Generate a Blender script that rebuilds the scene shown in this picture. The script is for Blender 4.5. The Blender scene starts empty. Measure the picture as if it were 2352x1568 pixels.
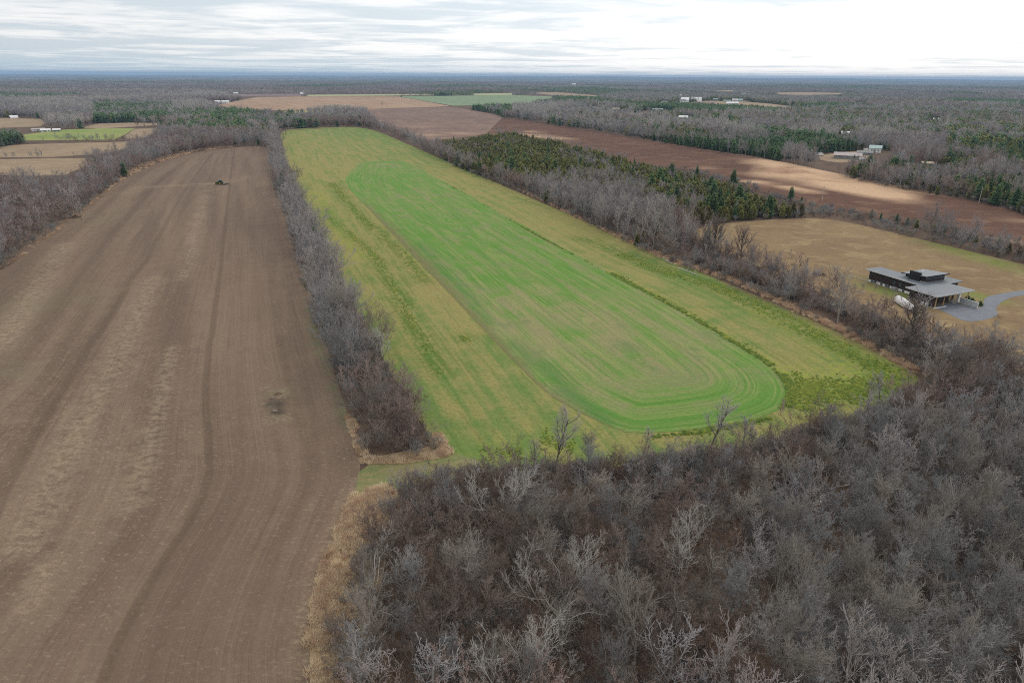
import bpy, math, random
import numpy as np
from mathutils import Vector, Matrix
from mathutils.geometry import delaunay_2d_cdt

sc = bpy.context.scene
col = sc.collection
R = math.radians
H = 62.0                       # height of the drone above the fields, metres
PITCH, ROLL = R(21.23), R(.35)

# ------------------------------------------------------------------ camera
cd = bpy.data.cameras.new('camera')
cam = bpy.data.objects.new('camera', cd)
col.objects.link(cam)
cam.matrix_world = Matrix.Translation((0, 0, H)) @ Matrix.Rotation(R(90) - PITCH, 4, 'X') @ Matrix.Rotation(ROLL, 4, 'Z')
cd.lens, cd.sensor_width = 24.0, 36.0
cd.clip_start, cd.clip_end = 1.0, 80000.0
sc.camera = cam

# ------------------------------------------------------------------ node helper
class NT:
    def __init__(s, tree):
        s.t = tree
        s.n, s.l = tree.nodes, tree.links
    def add(s, kind, ins=None, **kw):
        n = s.n.new(kind)
        for k, v in kw.items():
            setattr(n, k, v)
        for k, v in (ins or {}).items():
            sock = n.inputs[k]
            if isinstance(v, bpy.types.NodeSocket):
                s.l.new(v, sock)
            else:
                if isinstance(v, (tuple, list)) and len(v) == 3 and sock.type == 'RGBA':
                    v = (*v, 1)
                sock.default_value = v
        return n
    def math(s, op, a, b=0.0, c=None, clamp=False):
        ins = {0: a, 1: b}
        if c is not None:
            ins[2] = c
        return s.add('ShaderNodeMath', ins, operation=op, use_clamp=clamp).outputs[0]
    def mix(s, f, a, b):
        n = s.add('ShaderNodeMix', {0: f, 6: a, 7: b}, data_type='RGBA')
        return n.outputs[2]
    def rng(s, v, a, b, c=0.0, d=1.0, smooth=True):
        return s.add('ShaderNodeMapRange', {0: v, 1: a, 2: b, 3: c, 4: d}, interpolation_type='SMOOTHSTEP' if smooth else 'LINEAR').outputs[0]
    def noise(s, vec, scale, detail=3, rough=.55, dist=0.0):
        return s.add('ShaderNodeTexNoise', {'Vector': vec, 'Scale': scale, 'Detail': detail, 'Roughness': rough, 'Distortion': dist}).outputs[0]
    def vec(s, x, y, z=0.0):
        return s.add('ShaderNodeCombineXYZ', {0: x, 1: y, 2: z}).outputs[0]
    def sep(s, v):
        return s.add('ShaderNodeSeparateXYZ', {0: v}).outputs
    def vmul(s, v, m):
        return s.add('ShaderNodeVectorMath', {0: v, 1: m}, operation='MULTIPLY').outputs[0]

def srgb(r, g, b):
    f = lambda c: c / 12.92 if c <= .04045 else ((c + .055) / 1.055) ** 2.4
    return (f(r / 255), f(g / 255), f(b / 255))

def material(name):
    m = bpy.data.materials.new(name)
    m.use_nodes = True
    m.node_tree.nodes.clear()
    return m, NT(m.node_tree)

def finish(g, color, rough=.9, bump=None, bstr=.4, bdist=.2, spec=.2, metal=0.0):
    b = g.add('ShaderNodeBsdfPrincipled', {'Base Color': color, 'Roughness': rough, 'Specular IOR Level': spec, 'Metallic': metal})
    if bump is not None:
        bn = g.add('ShaderNodeBump', {'Height': bump, 'Strength': bstr, 'Distance': bdist})
        g.l.new(bn.outputs[0], b.inputs['Normal'])
    o = g.add('ShaderNodeOutputMaterial', {0: b.outputs[0]})

# ------------------------------------------------------------------ sky, sun, exposure
SUN_EL, SUN_AZ = 34.0, 38.0      # azimuth clockwise from +Y
sd = Vector((math.sin(R(SUN_AZ)) * math.cos(R(SUN_EL)), math.cos(R(SUN_AZ)) * math.cos(R(SUN_EL)), math.sin(R(SUN_EL))))
w = bpy.data.worlds.new('World')
sc.world = w
w.use_nodes = True
w.node_tree.nodes.clear()
g = NT(w.node_tree)
sky = g.add('ShaderNodeTexSky', sky_type='NISHITA', sun_disc=False, sun_elevation=R(SUN_EL), sun_rotation=R(SUN_AZ), air_density=1.0, dust_density=1.5)
bg_sky = g.add('ShaderNodeBackground', {'Color': sky.outputs[0], 'Strength': .11})
tc = g.add('ShaderNodeTexCoord')
dr = g.sep(tc.outputs['Generated'])
zz = g.math('ADD', g.math('MAXIMUM', dr[2], 0.0), .022)
cx, cy = g.math('DIVIDE', dr[0], zz), g.math('DIVIDE', dr[1], zz)
cvec = g.vec(cx, cy, 0.0)
n1 = g.noise(g.vmul(cvec, (.42, .40, 1)), 1.0, 9, .58, .5)
n2 = g.noise(g.vmul(cvec, (.10, .16, 1)), 1.0, 5, .5, .2)
n3 = g.noise(g.vmul(cvec, (1.3, 2.0, 1)), 1.0, 6, .6, .5)
dens = g.math('ADD', g.math('MULTIPLY', n1, .62), g.math('MULTIPLY', n2, .62))
dens = g.math('ADD', dens, g.math('MULTIPLY', n3, .17))
# the veil is thinner and brighter towards the sun (front right)
az = g.math('ADD', g.math('MULTIPLY', dr[0], .085), g.math('MULTIPLY', dr[1], 0.0))
dens = g.math('SUBTRACT', dens, az)
dark = g.rng(dens, .645, .80)
sdot = g.add('ShaderNodeVectorMath', {0: tc.outputs['Generated'], 1: tuple(sd)}, operation='DOT_PRODUCT').outputs['Value']
glow = g.rng(sdot, .2, 1.0, .95, 1.18)
cloud = g.mix(dark, (1.07, 1.07, 1.07), (.71, .79, .86))
lowf = g.rng(dr[2], .0, .035, 1.0, 0.0)
lowb = g.math('MULTIPLY', lowf, g.rng(dr[0], -.45, .28, .45, 0.0))
cloud = g.mix(lowb, cloud, (.56, .76, .86))
upf = g.rng(dr[2], .12, .6)
cloud = g.mix(upf, cloud, (.92, .94, .97))
bg_c = g.add('ShaderNodeBackground', {'Color': cloud, 'Strength': glow})
mx = g.add('ShaderNodeMixShader', {0: .88, 1: bg_sky.outputs[0], 2: bg_c.outputs[0]})
g.add('ShaderNodeOutputWorld', {0: mx.outputs[0]})
try:
    w.cycles.sampling_method = 'MANUAL'
    w.cycles.sample_map_resolution = 512
except Exception:
    pass

ld = bpy.data.lights.new('sun', 'SUN')
ld.energy, ld.angle, ld.color = .8, R(24), (1, .96, .9)
sun = bpy.data.objects.new('sun', ld)
col.objects.link(sun)
sun.rotation_euler = sd.to_track_quat('Z', 'Y').to_euler()

sc.view_settings.view_transform = 'Standard'
sc.view_settings.look = 'None'
sc.view_settings.exposure = 0.0
sc.view_settings.gamma = 1.0
sc.view_settings.use_curve_mapping = False
cy_ = sc.cycles
cy_.max_bounces = 3
cy_.diffuse_bounces = 2
cy_.glossy_bounces = 1
cy_.transmission_bounces = 2
cy_.volume_bounces = 0
cy_.use_denoising = False      # the fine twigs keep their grain
cy_.use_adaptive_sampling = True
cy_.adaptive_threshold = .01
cy_.use_fast_gi = False
sc.render.filter_size = 1.0
cy_.filter_width = 1.0

# ------------------------------------------------------------------ from the survey picture to the ground
CP, SP, CR, SR = math.cos(PITCH), math.sin(PITCH), math.cos(ROLL), math.sin(ROLL)
def P(X, Y, z=0.0):
    x, y = (X - 1176) / 1568, (784 - Y) / 1568
    x, y = x * CR - y * SR, x * SR + y * CR
    t = (H - z) / (SP - y * CP)
    return x * t, (CP + y * SP) * t
def PL(pts, z=0.0):
    return np.array([P(a, b, z) for a, b in pts])
def proj(xy, z=0.0):
    """ground points to picture coordinates (only to know what is in view)"""
    X, Y, Z = xy[:, 0], xy[:, 1], z - H
    dep = Y * CP - Z * SP
    up = (Y * SP + Z * CP) / dep
    rt = X / dep
    x, y = rt * CR + up * SR, -rt * SR + up * CR
    return np.stack([x * 1568 + 1176, 784 - y * 1568, dep], 1)

# ------------------------------------------------------------------ numpy helpers
def hash2(i, j, s):
    h = (i.astype(np.int64) * 374761393 + j.astype(np.int64) * 668265263 + s * 1274126177) & 0xffffffff
    h = ((h ^ (h >> 13)) * 1274126177) & 0xffffffff
    return ((h ^ (h >> 16)) & 0xffff) / 65535.0
def vnoise(x, y, s=0):
    i, j = np.floor(x), np.floor(y)
    fx, fy = x - i, y - j
    fx, fy = fx * fx * (3 - 2 * fx), fy * fy * (3 - 2 * fy)
    a, b = hash2(i, j, s), hash2(i + 1, j, s)
    c, d = hash2(i, j + 1, s), hash2(i + 1, j + 1, s)
    return (a * (1 - fx) + b * fx) * (1 - fy) + (c * (1 - fx) + d * fx) * fy
def fbm(x, y, s=0, o=3):
    r, a, t = 0, .5, 0
    for k in range(o):
        r = r + a * vnoise(x * 2 ** k, y * 2 ** k, s + k * 17)
        t += a
        a *= .5
    return r / t
def inside(pts, poly):
    x, y = pts[:, 0], pts[:, 1]
    r = np.zeros(len(pts), bool)
    lo, hi = poly.min(0), poly.max(0)
    m = (x > lo[0]) & (x < hi[0]) & (y > lo[1]) & (y < hi[1])
    if not m.any():
        return r
    xs, ys = x[m], y[m]
    c = np.zeros(len(xs), bool)
    n = len(poly)
    for i in range(n):
        x0, y0 = poly[i]
        x1, y1 = poly[(i + 1) % n]
        if y0 == y1:
            continue
        c ^= ((y0 > ys) != (y1 > ys)) & (xs < (x1 - x0) * (ys - y0) / (y1 - y0) + x0)
    r[m] = c
    return r
def dist_line(pts, line, closed=False):
    best = np.full(len(pts), 1e9)
    n = len(line)
    for i in range(n if closed else n - 1):
        a, b = line[i], line[(i + 1) % n]
        ab = b - a
        L = (ab ** 2).sum() + 1e-9
        t = np.clip(((pts - a) @ ab) / L, 0, 1)
        d = np.hypot(*(pts - (a + t[:, None] * ab)).T)
        best = np.minimum(best, d)
    return best
def densify(poly, step_rel=.018, closed=True, jit=0.0, seed=1):
    out = []
    n = len(poly)
    for i in range(n if closed else n - 1):
        a, b = poly[i], poly[(i + 1) % n]
        L = np.hypot(*(b - a))
        s = max(1.2, min(np.hypot(*a), np.hypot(*b)) * step_rel)
        k = max(1, int(L / s))
        for t in range(k):
            out.append(a + (b - a) * t / k)
    if not closed:
        out.append(poly[-1])
    out = np.array(out)
    if jit:
        out = out + np.stack([vnoise(out[:, 0] / 3, out[:, 1] / 3, seed) - .5, vnoise(out[:, 0] / 3, out[:, 1] / 3, seed + 5) - .5], 1) * 2 * jit
    return out
def smooth_poly(poly, it=2, closed=True):
    """corner cutting, so traced outlines read as curves"""
    p = np.array(poly)
    for _ in range(it):
        q = np.roll(p, -1, 0) if closed else p[1:]
        a = p if closed else p[:-1]
        new = np.empty((len(a) * 2, 2))
        new[0::2] = a * .75 + q * .25
        new[1::2] = a * .25 + q * .75
        p = new if closed else np.vstack([p[:1], new, p[-1:]])
    return p

# ------------------------------------------------------------------ objects
def tag(o, label=None, cat=None, group=None, kind=None):
    if label: o['label'] = label
    if cat: o['category'] = cat
    if group: o['group'] = group
    if kind: o['kind'] = kind
    return o
def link(name, me, mat=None, parent=None, loc=None):
    if mat is not None and not me.materials:
        me.materials.append(mat)
    o = bpy.data.objects.new(name, me)
    col.objects.link(o)
    if parent is not None:
        o.parent = parent
    if loc is not None:
        o.location = loc
    return o
def mesh_np(name, V, F, mats=None, midx=None, smooth=False):
    """V (n,3) array; F list of (m,k) int arrays, one per polygon size"""
    me = bpy.data.meshes.new(name)
    F = [f for f in F if len(f)]
    tot = np.concatenate([np.full(len(f), f.shape[1]) for f in F])
    idx = np.concatenate([f.ravel() for f in F])
    me.vertices.add(len(V))
    me.vertices.foreach_set('co', np.asarray(V, np.float32).ravel())
    me.loops.add(len(idx))
    me.loops.foreach_set('vertex_index', idx.astype(np.int32))
    me.polygons.add(len(tot))
    st = np.concatenate([[0], np.cumsum(tot)[:-1]])
    me.polygons.foreach_set('loop_start', st.astype(np.int32))
    me.polygons.foreach_set('loop_total', tot.astype(np.int32))
    if mats:
        for m in mats:
            me.materials.append(m)
    if midx is not None:
        me.polygons.foreach_set('material_index', np.asarray(midx, np.int32))
    if smooth:
        me.polygons.foreach_set('use_smooth', np.ones(len(tot), bool))
    me.update(calc_edges=True)
    return me
def attr(me, name, arr):
    a = me.attributes.new(name, 'FLOAT', 'POINT')
    a.data.foreach_set('value', np.asarray(arr, np.float32))

class MB:
    """collects boxes, prisms and tubes into one mesh"""
    def __init__(s): s.V, s.F, s.M, s.m = [], [], [], 0
    def poly(s, verts, faces):
        o = len(s.V)
        s.V += [tuple(v) for v in verts]
        s.F += [tuple(i + o for i in f) for f in faces]
        s.M += [s.m] * len(faces)
    def box(s, x0, x1, y0, y1, z0, z1):
        s.poly([(x0, y0, z0), (x1, y0, z0), (x1, y1, z0), (x0, y1, z0), (x0, y0, z1), (x1, y0, z1), (x1, y1, z1), (x0, y1, z1)],
               [(0, 3, 2, 1), (4, 5, 6, 7), (0, 1, 5, 4), (1, 2, 6, 5), (2, 3, 7, 6), (3, 0, 4, 7)])
    def slab(s, pts, z0, z1):
        """closed outline with per-point or flat bottom and top heights"""
        n = len(pts)
        zb = z0 if hasattr(z0, '__len__') else [z0] * n
        zt = z1 if hasattr(z1, '__len__') else [z1] * n
        v = [(p[0], p[1], zb[i]) for i, p in enumerate(pts)] + [(p[0], p[1], zt[i]) for i, p in enumerate(pts)]
        s.poly(v, [tuple(range(n))[::-1], tuple(range(n, 2 * n))] + [(i, (i + 1) % n, n + (i + 1) % n, n + i) for i in range(n)])
    def tube(s, a, b, r0, r1=None, n=8):
        a, b = Vector(a), Vector(b)
        r1 = r0 if r1 is None else r1
        d = (b - a).normalized()
        u = d.orthogonal().normalized()
        w_ = d.cross(u)
        v = []
        for c, r in ((a, r0), (b, r1)):
            v += [c + (u * math.cos(6.28318 * k / n) + w_ * math.sin(6.28318 * k / n)) * r for k in range(n)]
        s.poly(v, [tuple(range(n))[::-1], tuple(range(n, 2 * n))] + [(k, (k + 1) % n, n + (k + 1) % n, n + k) for k in range(n)])
    def build(s, name, mat, parent=None, loc=None):
        me = bpy.data.meshes.new(name)
        me.from_pydata(s.V, [], s.F)
        for m in (mat if isinstance(mat, list) else [mat]):
            me.materials.append(m)
        me.polygons.foreach_set('material_index', s.M)
        me.update()
        o = bpy.data.objects.new(name, me)
        col.objects.link(o)
        if parent is not None: o.parent = parent
        if loc is not None: o.location = loc
        return o
def empty(name, loc, rz=0.0, s=1.0):
    o = bpy.data.objects.new(name, None)
    col.objects.link(o)
    o.location, o.rotation_euler, o.scale = loc, (0, 0, rz), (s, s, s)
    return o

# ================================================================== LAYOUT (traced outlines, put on the ground)
RIGHT_EDGE = [(830, 292), (880, 307), (925, 327), (1000, 364), (1088, 404), (1176, 438), (1276, 480), (1391, 540), (1534, 606), (1676, 652), (1764, 691), (1929, 764), (2050, 825), (2114, 864)]
LEFT_EDGE_B = [(641, 300), (650, 335), (667, 400), (692, 450), (720, 505), (768, 600), (815, 700), (868, 800), (915, 880), (962, 960), (998, 1010), (1028, 1058)]
PL_RIGHT = [(612, 334), (614, 375), (628, 440), (650, 500), (676, 590), (698, 690), (735, 800), (765, 870), (800, 965), (828, 1050), (825, 1105), (798, 1165), (768, 1235), (742, 1305), (718, 1400), (702, 1490), (712, 1568), (735, 1700), (760, 2000)]
PL_LEFT = [(-900, 1100), (-300, 790), (0, 628), (45, 592), (100, 553), (160, 510), (215, 466), (262, 428), (300, 402), (370, 372), (440, 351), (530, 339), (612, 334)]
C_POLY = [(828, 371), (933, 369), (963, 390), (1038, 429), (1176, 508), (1226, 538), (1326, 590), (1426, 643), (1526, 695), (1626, 753), (1700, 798), (1764, 838), (1795, 868), (1809, 895), (1806, 915), (1795, 935), (1764, 952), (1700, 970), (1626, 982), (1551, 990), (1488, 997), (1420, 990), (1326, 945), (1251, 902), (1213, 860), (1176, 822), (1116, 756), (1055, 693), (995, 620), (913, 540), (850, 480), (813, 447), (795, 420), (795, 407), (812, 388)]
B_POLY = RIGHT_EDGE + [(2090, 895), (2000, 955), (1850, 1000), (1700, 1040), (1500, 1062), (1300, 1080), (1100, 1090)] + LEFT_EDGE_B[::-1] + [(700, 295), (765, 292)]
LANE = [(830, 1066), (900, 1064), (1000, 1052), (1040, 1042), (1110, 1060), (1120, 1092), (1000, 1092), (900, 1110), (832, 1135), (812, 1140)]
MEADOW = [(1585, 548), (1600, 520), (1740, 506), (1880, 500), (1960, 512), (2100, 548), (2200, 572), (2352, 607), (2900, 745), (2900, 1010), (2352, 858), (2235, 815), (2120, 765), (1990, 715), (1880, 668), (1790, 627), (1700, 592), (1640, 568)]
REDFIELD = [(1090, 309), (1158, 297), (1180, 302), (1250, 313), (1320, 330), (1400, 352), (1480, 372), (1600, 394), (1700, 420), (1790, 452), (1880, 475), (1960, 488), (2060, 505), (2180, 527), (2352, 563), (2900, 690), (2900, 625), (2352, 497), (2290, 476), (2240, 463), (2100, 443), (2000, 424), (1900, 397), (1820, 376), (1760, 366), (1650, 350), (1500, 325), (1350, 300), (1230, 282), (1160, 270), (1130, 277), (1075, 285), (1100, 298)]
PLOUGHFAR = [(836, 252), (862, 250), (1020, 246), (1050, 248), (1100, 256), (1160, 269), (1130, 277), (1075, 284), (1100, 298), (1125, 309), (1000, 322), (960, 322), (926, 314), (895, 300), (863, 273)]
TANFAR = [(480, 246), (540, 233), (592, 223), (690, 222), (860, 222), (913, 222), (960, 230), (1034, 244), (1020, 245), (862, 249), (836, 251), (760, 250), (640, 254), (540, 248)]
GREENFAR = [(915, 221.5), (1030, 220.5), (1176, 218.5), (1285, 223), (1235, 232), (1217, 240), (1120, 241), (1040, 243), (962, 229)]
GREYFAR = [(525, 217), (600, 216), (690, 215.5), (692, 221), (590, 221.5), (520, 221)]
STRIPFAR = [(706, 218), (760, 217.5), (850, 217), (980, 216), (1010, 218), (900, 220), (706, 221.5)]
PALEFAR = [(1085, 215.5), (1176, 214), (1176, 219), (1090, 219)]
YELFAR = [(1196, 211), (1290, 213), (1375, 219.5), (1370, 223), (1290, 221), (1240, 215)]
SLIVER = [(636, 256), (690, 254.5), (740, 254), (742, 257), (690, 260), (640, 260)]
PADDOCK = [(1590, 236), (1640, 238), (1700, 242), (1764, 246), (1900, 252), (1830, 246), (1764, 238), (1700, 233), (1620, 232)]
FARTAN = [(1778, 213), (1840, 212), (1940, 214), (1935, 217), (1850, 219), (1785, 217)]
FARTAN3 = [(2236, 214), (2352, 215), (2500, 217), (2500, 219), (2352, 217.5), (2236, 216)]
FARTAN4 = [(2085, 206.5), (2190, 207.5), (2190, 209), (2085, 208.5)]
FARTAN5 = [(250, 203), (340, 202.5), (338, 205), (255, 205.5)]
FARTAN2 = [(1640, 207.5), (1690, 207.5), (1690, 211), (1640, 210)]
LTAN1 = [(-200, 372), (0, 366), (100, 364), (222, 363), (195, 383), (150, 402), (80, 404), (0, 396), (-200, 400)]
LTAN2 = [(-150, 352), (0, 345), (35, 333), (150, 329), (250, 328), (306, 325), (292, 340), (250, 352), (120, 361), (0, 360), (-150, 362)]
LGREEN = [(52, 310), (110, 302), (160, 297), (265, 295), (310, 295), (280, 314), (260, 321), (160, 321), (55, 323)]
LTAN3 = [(285, 314), (310, 296), (372, 295), (360, 304), (330, 318), (288, 319)]
LTAN4 = [(188, 293), (228, 284), (300, 282), (384, 283), (380, 287), (270, 291), (225, 296)]
LTAN5 = [(-300, 276), (0, 272), (90, 273), (110, 280), (92, 291), (0, 294), (-300, 300)]
VERGE_L = [(292, 402), (300, 380), (345, 362), (420, 346), (440, 350), (370, 372), (300, 404)]
YARD = [(1880, 358), (1925, 350), (1990, 346), (2000, 356), (1985, 368), (1930, 374), (1885, 368)]
POLYS = {}
def W(name, px, it=1):
    POLYS[name] = smooth_poly(PL(px), it) if it else PL(px)
    return POLYS[name]
W('plough', PL_LEFT + PL_RIGHT[1:] + [(-900, 2000)], 1)
W('cover', B_POLY, 1)
W('green', C_POLY, 1)
W('lane', LANE, 1)
W('meadow', MEADOW, 1)
VERGE = [(812, 1138), (850, 1120), (905, 1113), (915, 1140), (890, 1190), (845, 1232), (806, 1290), (780, 1360), (765, 1430), (762, 1500), (780, 1600), (800, 1780), (772, 1780), (735, 1700), (714, 1568), (705, 1490), (721, 1400), (745, 1305), (771, 1235), (800, 1168)]
TIP = [(834, 1066), (834, 1052), (880, 1058), (960, 1053), (1000, 1036), (1008, 1018), (1018, 1034), (1030, 1052), (1000, 1056), (900, 1068)]
W('verge', VERGE, 1); W('tip', TIP, 1)
W('red', REDFIELD, 1)
W('ploughfar', PLOUGHFAR, 1)
for nm, p_ in dict(tanfar=TANFAR, greenfar=GREENFAR, greyfar=GREYFAR, stripfar=STRIPFAR, palefar=PALEFAR, yelfar=YELFAR, sliver=SLIVER, paddock=PADDOCK,
                   fartan=FARTAN, fartan2=FARTAN2, fartan3=FARTAN3, fartan4=FARTAN4, fartan5=FARTAN5, ltan1=LTAN1, ltan2=LTAN2, lgreen=LGREEN, ltan3=LTAN3, ltan4=LTAN4, ltan5=LTAN5, yard=YARD).items():
    W(nm, p_, 0)

# ================================================================== FIELD MATERIALS
def soil_bump(g, co, s=1.0):
    return g.noise(co, 2.2 * s, 4, .65)

def mat_plough():
    m, g = material('tilled_soil')
    uv = g.add('ShaderNodeUVMap', uv_map='UVMap').outputs[0]
    u, v, _ = g.sep(uv)
    co = g.add('ShaderNodeTexCoord').outputs['Object']
    A = lambda n: g.add('ShaderNodeAttribute', attribute_name=n).outputs['Fac']
    big = g.noise(g.vec(g.math('MULTIPLY', u, .09), g.math('MULTIPLY', v, .008)), 1, 3)
    st1 = g.noise(g.vec(g.math('MULTIPLY', u, .9), g.math('MULTIPLY', v, .02)), 1, 4, .6)
    st2 = g.noise(g.vec(g.math('MULTIPLY', u, 3.2), g.math('MULTIPLY', v, .03)), 1, 3, .6)
    fine = g.noise(co, 1.6, 5, .7)
    mott = g.noise(co, .22, 4, .6)
    base = g.mix(g.rng(big, .3, .7), srgb(118, 99, 84), srgb(135, 114, 96))
    base = g.mix(g.math('MULTIPLY', g.rng(st1, .35, .68), g.math('ADD', g.math('MULTIPLY', A('straw'), .4), .2)), base, srgb(112, 91, 74))
    straw = A('straw')
    sm = g.math('MULTIPLY', g.rng(g.math('ADD', g.math('MULTIPLY', g.noise(g.vec(g.math('MULTIPLY', u, .085), g.math('MULTIPLY', v, .009)), 1, 4, .55), .65), g.math('MULTIPLY', mott, .35)), .42, .60), straw)
    base = g.mix(g.math('MULTIPLY', sm, .6), base, srgb(166, 144, 118))
    sk = g.math('MULTIPLY', A('streak'), g.rng(g.noise(g.vmul(co, (1.0, 1.4, 1)), .5, 6, .72, .5), .40, .60))
    base = g.mix(g.math('MULTIPLY', sk, .5), base, srgb(184, 164, 134))
    # clumps of straw and clods
    fl = g.noise(g.vmul(co, (1.0, 1.5, 1)), 1.05, 5, .72, .4)
    flm = g.math('MULTIPLY', g.rng(fl, .54, .68), g.math('ADD', g.math('MULTIPLY', straw, .62), .05))
    base = g.mix(flm, base, srgb(196, 178, 148))
    fd = g.noise(g.vmul(co, (1.3, 1.7, 1)), 1.3, 5, .7, .3)
    base = g.mix(g.math('MULTIPLY', g.rng(fd, .56, .72), g.math('ADD', g.math('MULTIPLY', straw, .6), .22)), base, srgb(82, 68, 57))
    # drill lines on the smooth side
    sm2 = g.math('SUBTRACT', 1.0, straw, clamp=True)
    ln = g.rng(st2, .60, .70)
    base = g.mix(g.math('MULTIPLY', g.rng(st2, .44, .34), .28), base, srgb(96, 80, 67))
    base = g.mix(g.math('MULTIPLY', ln, .22), base, srgb(150, 131, 112))
    # wheel tracks: narrow pale pairs
    fr = g.math('FRACT', g.math('DIVIDE', g.math('ADD', u, g.math('MULTIPLY', g.noise(g.vec(0.0, g.math('MULTIPLY', v, .012)), 1, 2), 3.0)), 9.3))
    tr = g.math('ADD', g.rng(g.math('ABSOLUTE', g.math('SUBTRACT', fr, .40)), .010, .024, 1, 0), g.rng(g.math('ABSOLUTE', g.math('SUBTRACT', fr, .60)), .010, .024, 1, 0))
    base = g.mix(g.math('MULTIPLY', g.math('MULTIPLY', tr, g.rng(fine, .35, .6)), .22), base, srgb(163, 142, 120))
    # dark bands of fresh moist soil, where a pass turned it over
    wob = g.math('MULTIPLY', g.math('SUBTRACT', g.noise(g.vec(0.0, v, 0), .05, 3), .5), 1.6)
    uu = g.math('ADD', u, wob)
    b1 = g.rng(g.math('ABSOLUTE', g.math('SUBTRACT', uu, 100.0)), .7, 1.7, 1, 0)
    b2 = g.rng(g.math('ABSOLUTE', g.math('SUBTRACT', uu, 55.0)), .5, 2.4, .8, 0)
    b3 = g.rng(g.math('ABSOLUTE', g.math('SUBTRACT', uu, 28.0)), .8, 3.6, .6, 0)
    bb = g.math('MULTIPLY', g.math('MAXIMUM', b1, g.math('MAXIMUM', b2, b3)), g.rng(fine, .25, .6, .55, 1))
    base = g.mix(g.math('MULTIPLY', bb, .50), base, srgb(98, 82, 68))
    # weedy patches and the pale crossing track
    base = g.mix(g.math('MULTIPLY', A('weed'), g.rng(mott, .35, .65)), base, srgb(118, 122, 88))
    base = g.mix(g.math('MULTIPLY', A('cross'), g.rng(fl, .42, .66)), base, srgb(176, 154, 124))
    base = g.mix(g.math('MULTIPLY', A('wet'), 1.0), base, srgb(72, 64, 58))
    base = g.mix(g.math('MULTIPLY', g.rng(fine, .3, .75), .22), base, srgb(96, 80, 66))
    hb = g.math('ADD', g.math('MULTIPLY', fine, g.math('ADD', g.math('MULTIPLY', straw, .9), .35)), g.math('MULTIPLY', st2, .25))
    hb = g.math('ADD', hb, g.math('MULTIPLY', fd, g.math('MULTIPLY', straw, -.6)))
    finish(g, base, .95, hb, .9, .30, .05)
    return m

def mat_cover():
    m, g = material('cover_crop')
    uv = g.add('ShaderNodeUVMap', uv_map='UVMap').outputs[0]
    u, v, _ = g.sep(uv)
    co = g.add('ShaderNodeTexCoord').outputs['Object']
    A = lambda n: g.add('ShaderNodeAttribute', attribute_name=n).outputs['Fac']
    st = g.noise(g.vec(g.math('MULTIPLY', u, .28), g.math('MULTIPLY', v, .012)), 1, 5, .62, .3)
    st2 = g.noise(g.vec(g.math('MULTIPLY', u, .95), g.math('MULTIPLY', v, .03)), 1, 4, .65)
    mot = g.noise(co, .11, 5, .62, .6)
    fine = g.noise(co, 1.1, 5, .72)
    sp = g.noise(co, .55, 4, .7, .5)
    tan = A('tan')
    t = g.math('ADD', tan, g.math('MULTIPLY', g.math('SUBTRACT', st, .5), 2.3))
    t = g.math('ADD', t, g.math('MULTIPLY', g.math('SUBTRACT', mot, .5), 1.9))
    c = g.mix(g.rng(t, -.1, .85), srgb(116, 138, 74), srgb(160, 150, 92))
    c = g.mix(g.rng(t, .75, 1.5, 0, .75), c, srgb(158, 140, 90))
    c = g.mix(g.math('MULTIPLY', g.rng(st2, .5, .7), .5), c, srgb(96, 118, 54))
    yl = g.math('MULTIPLY', A('yel'), g.rng(sp, .42, .64))
    c = g.mix(g.math('MULTIPLY', yl, .85), c, srgb(162, 168, 70))
    dk = g.math('MULTIPLY', A('dark'), g.rng(g.math('ADD', g.math('MULTIPLY', sp, .6), g.math('MULTIPLY', st2, .4)), .40, .56))
    c = g.mix(g.math('MULTIPLY', dk, .8), c, srgb(78, 112, 38))
    c = g.mix(g.math('MULTIPLY', A('soil'), g.rng(sp, .3, .6, .6, 1)), c, srgb(116, 98, 78))
    c = g.mix(g.math('MULTIPLY', g.rng(fine, .42, .74), .42), c, srgb(76, 92, 42))
    hb = g.math('ADD', g.math('MULTIPLY', fine, .8), g.math('MULTIPLY', sp, .9))
    finish(g, c, .95, hb, .8, .45, .05)
    return m

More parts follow.
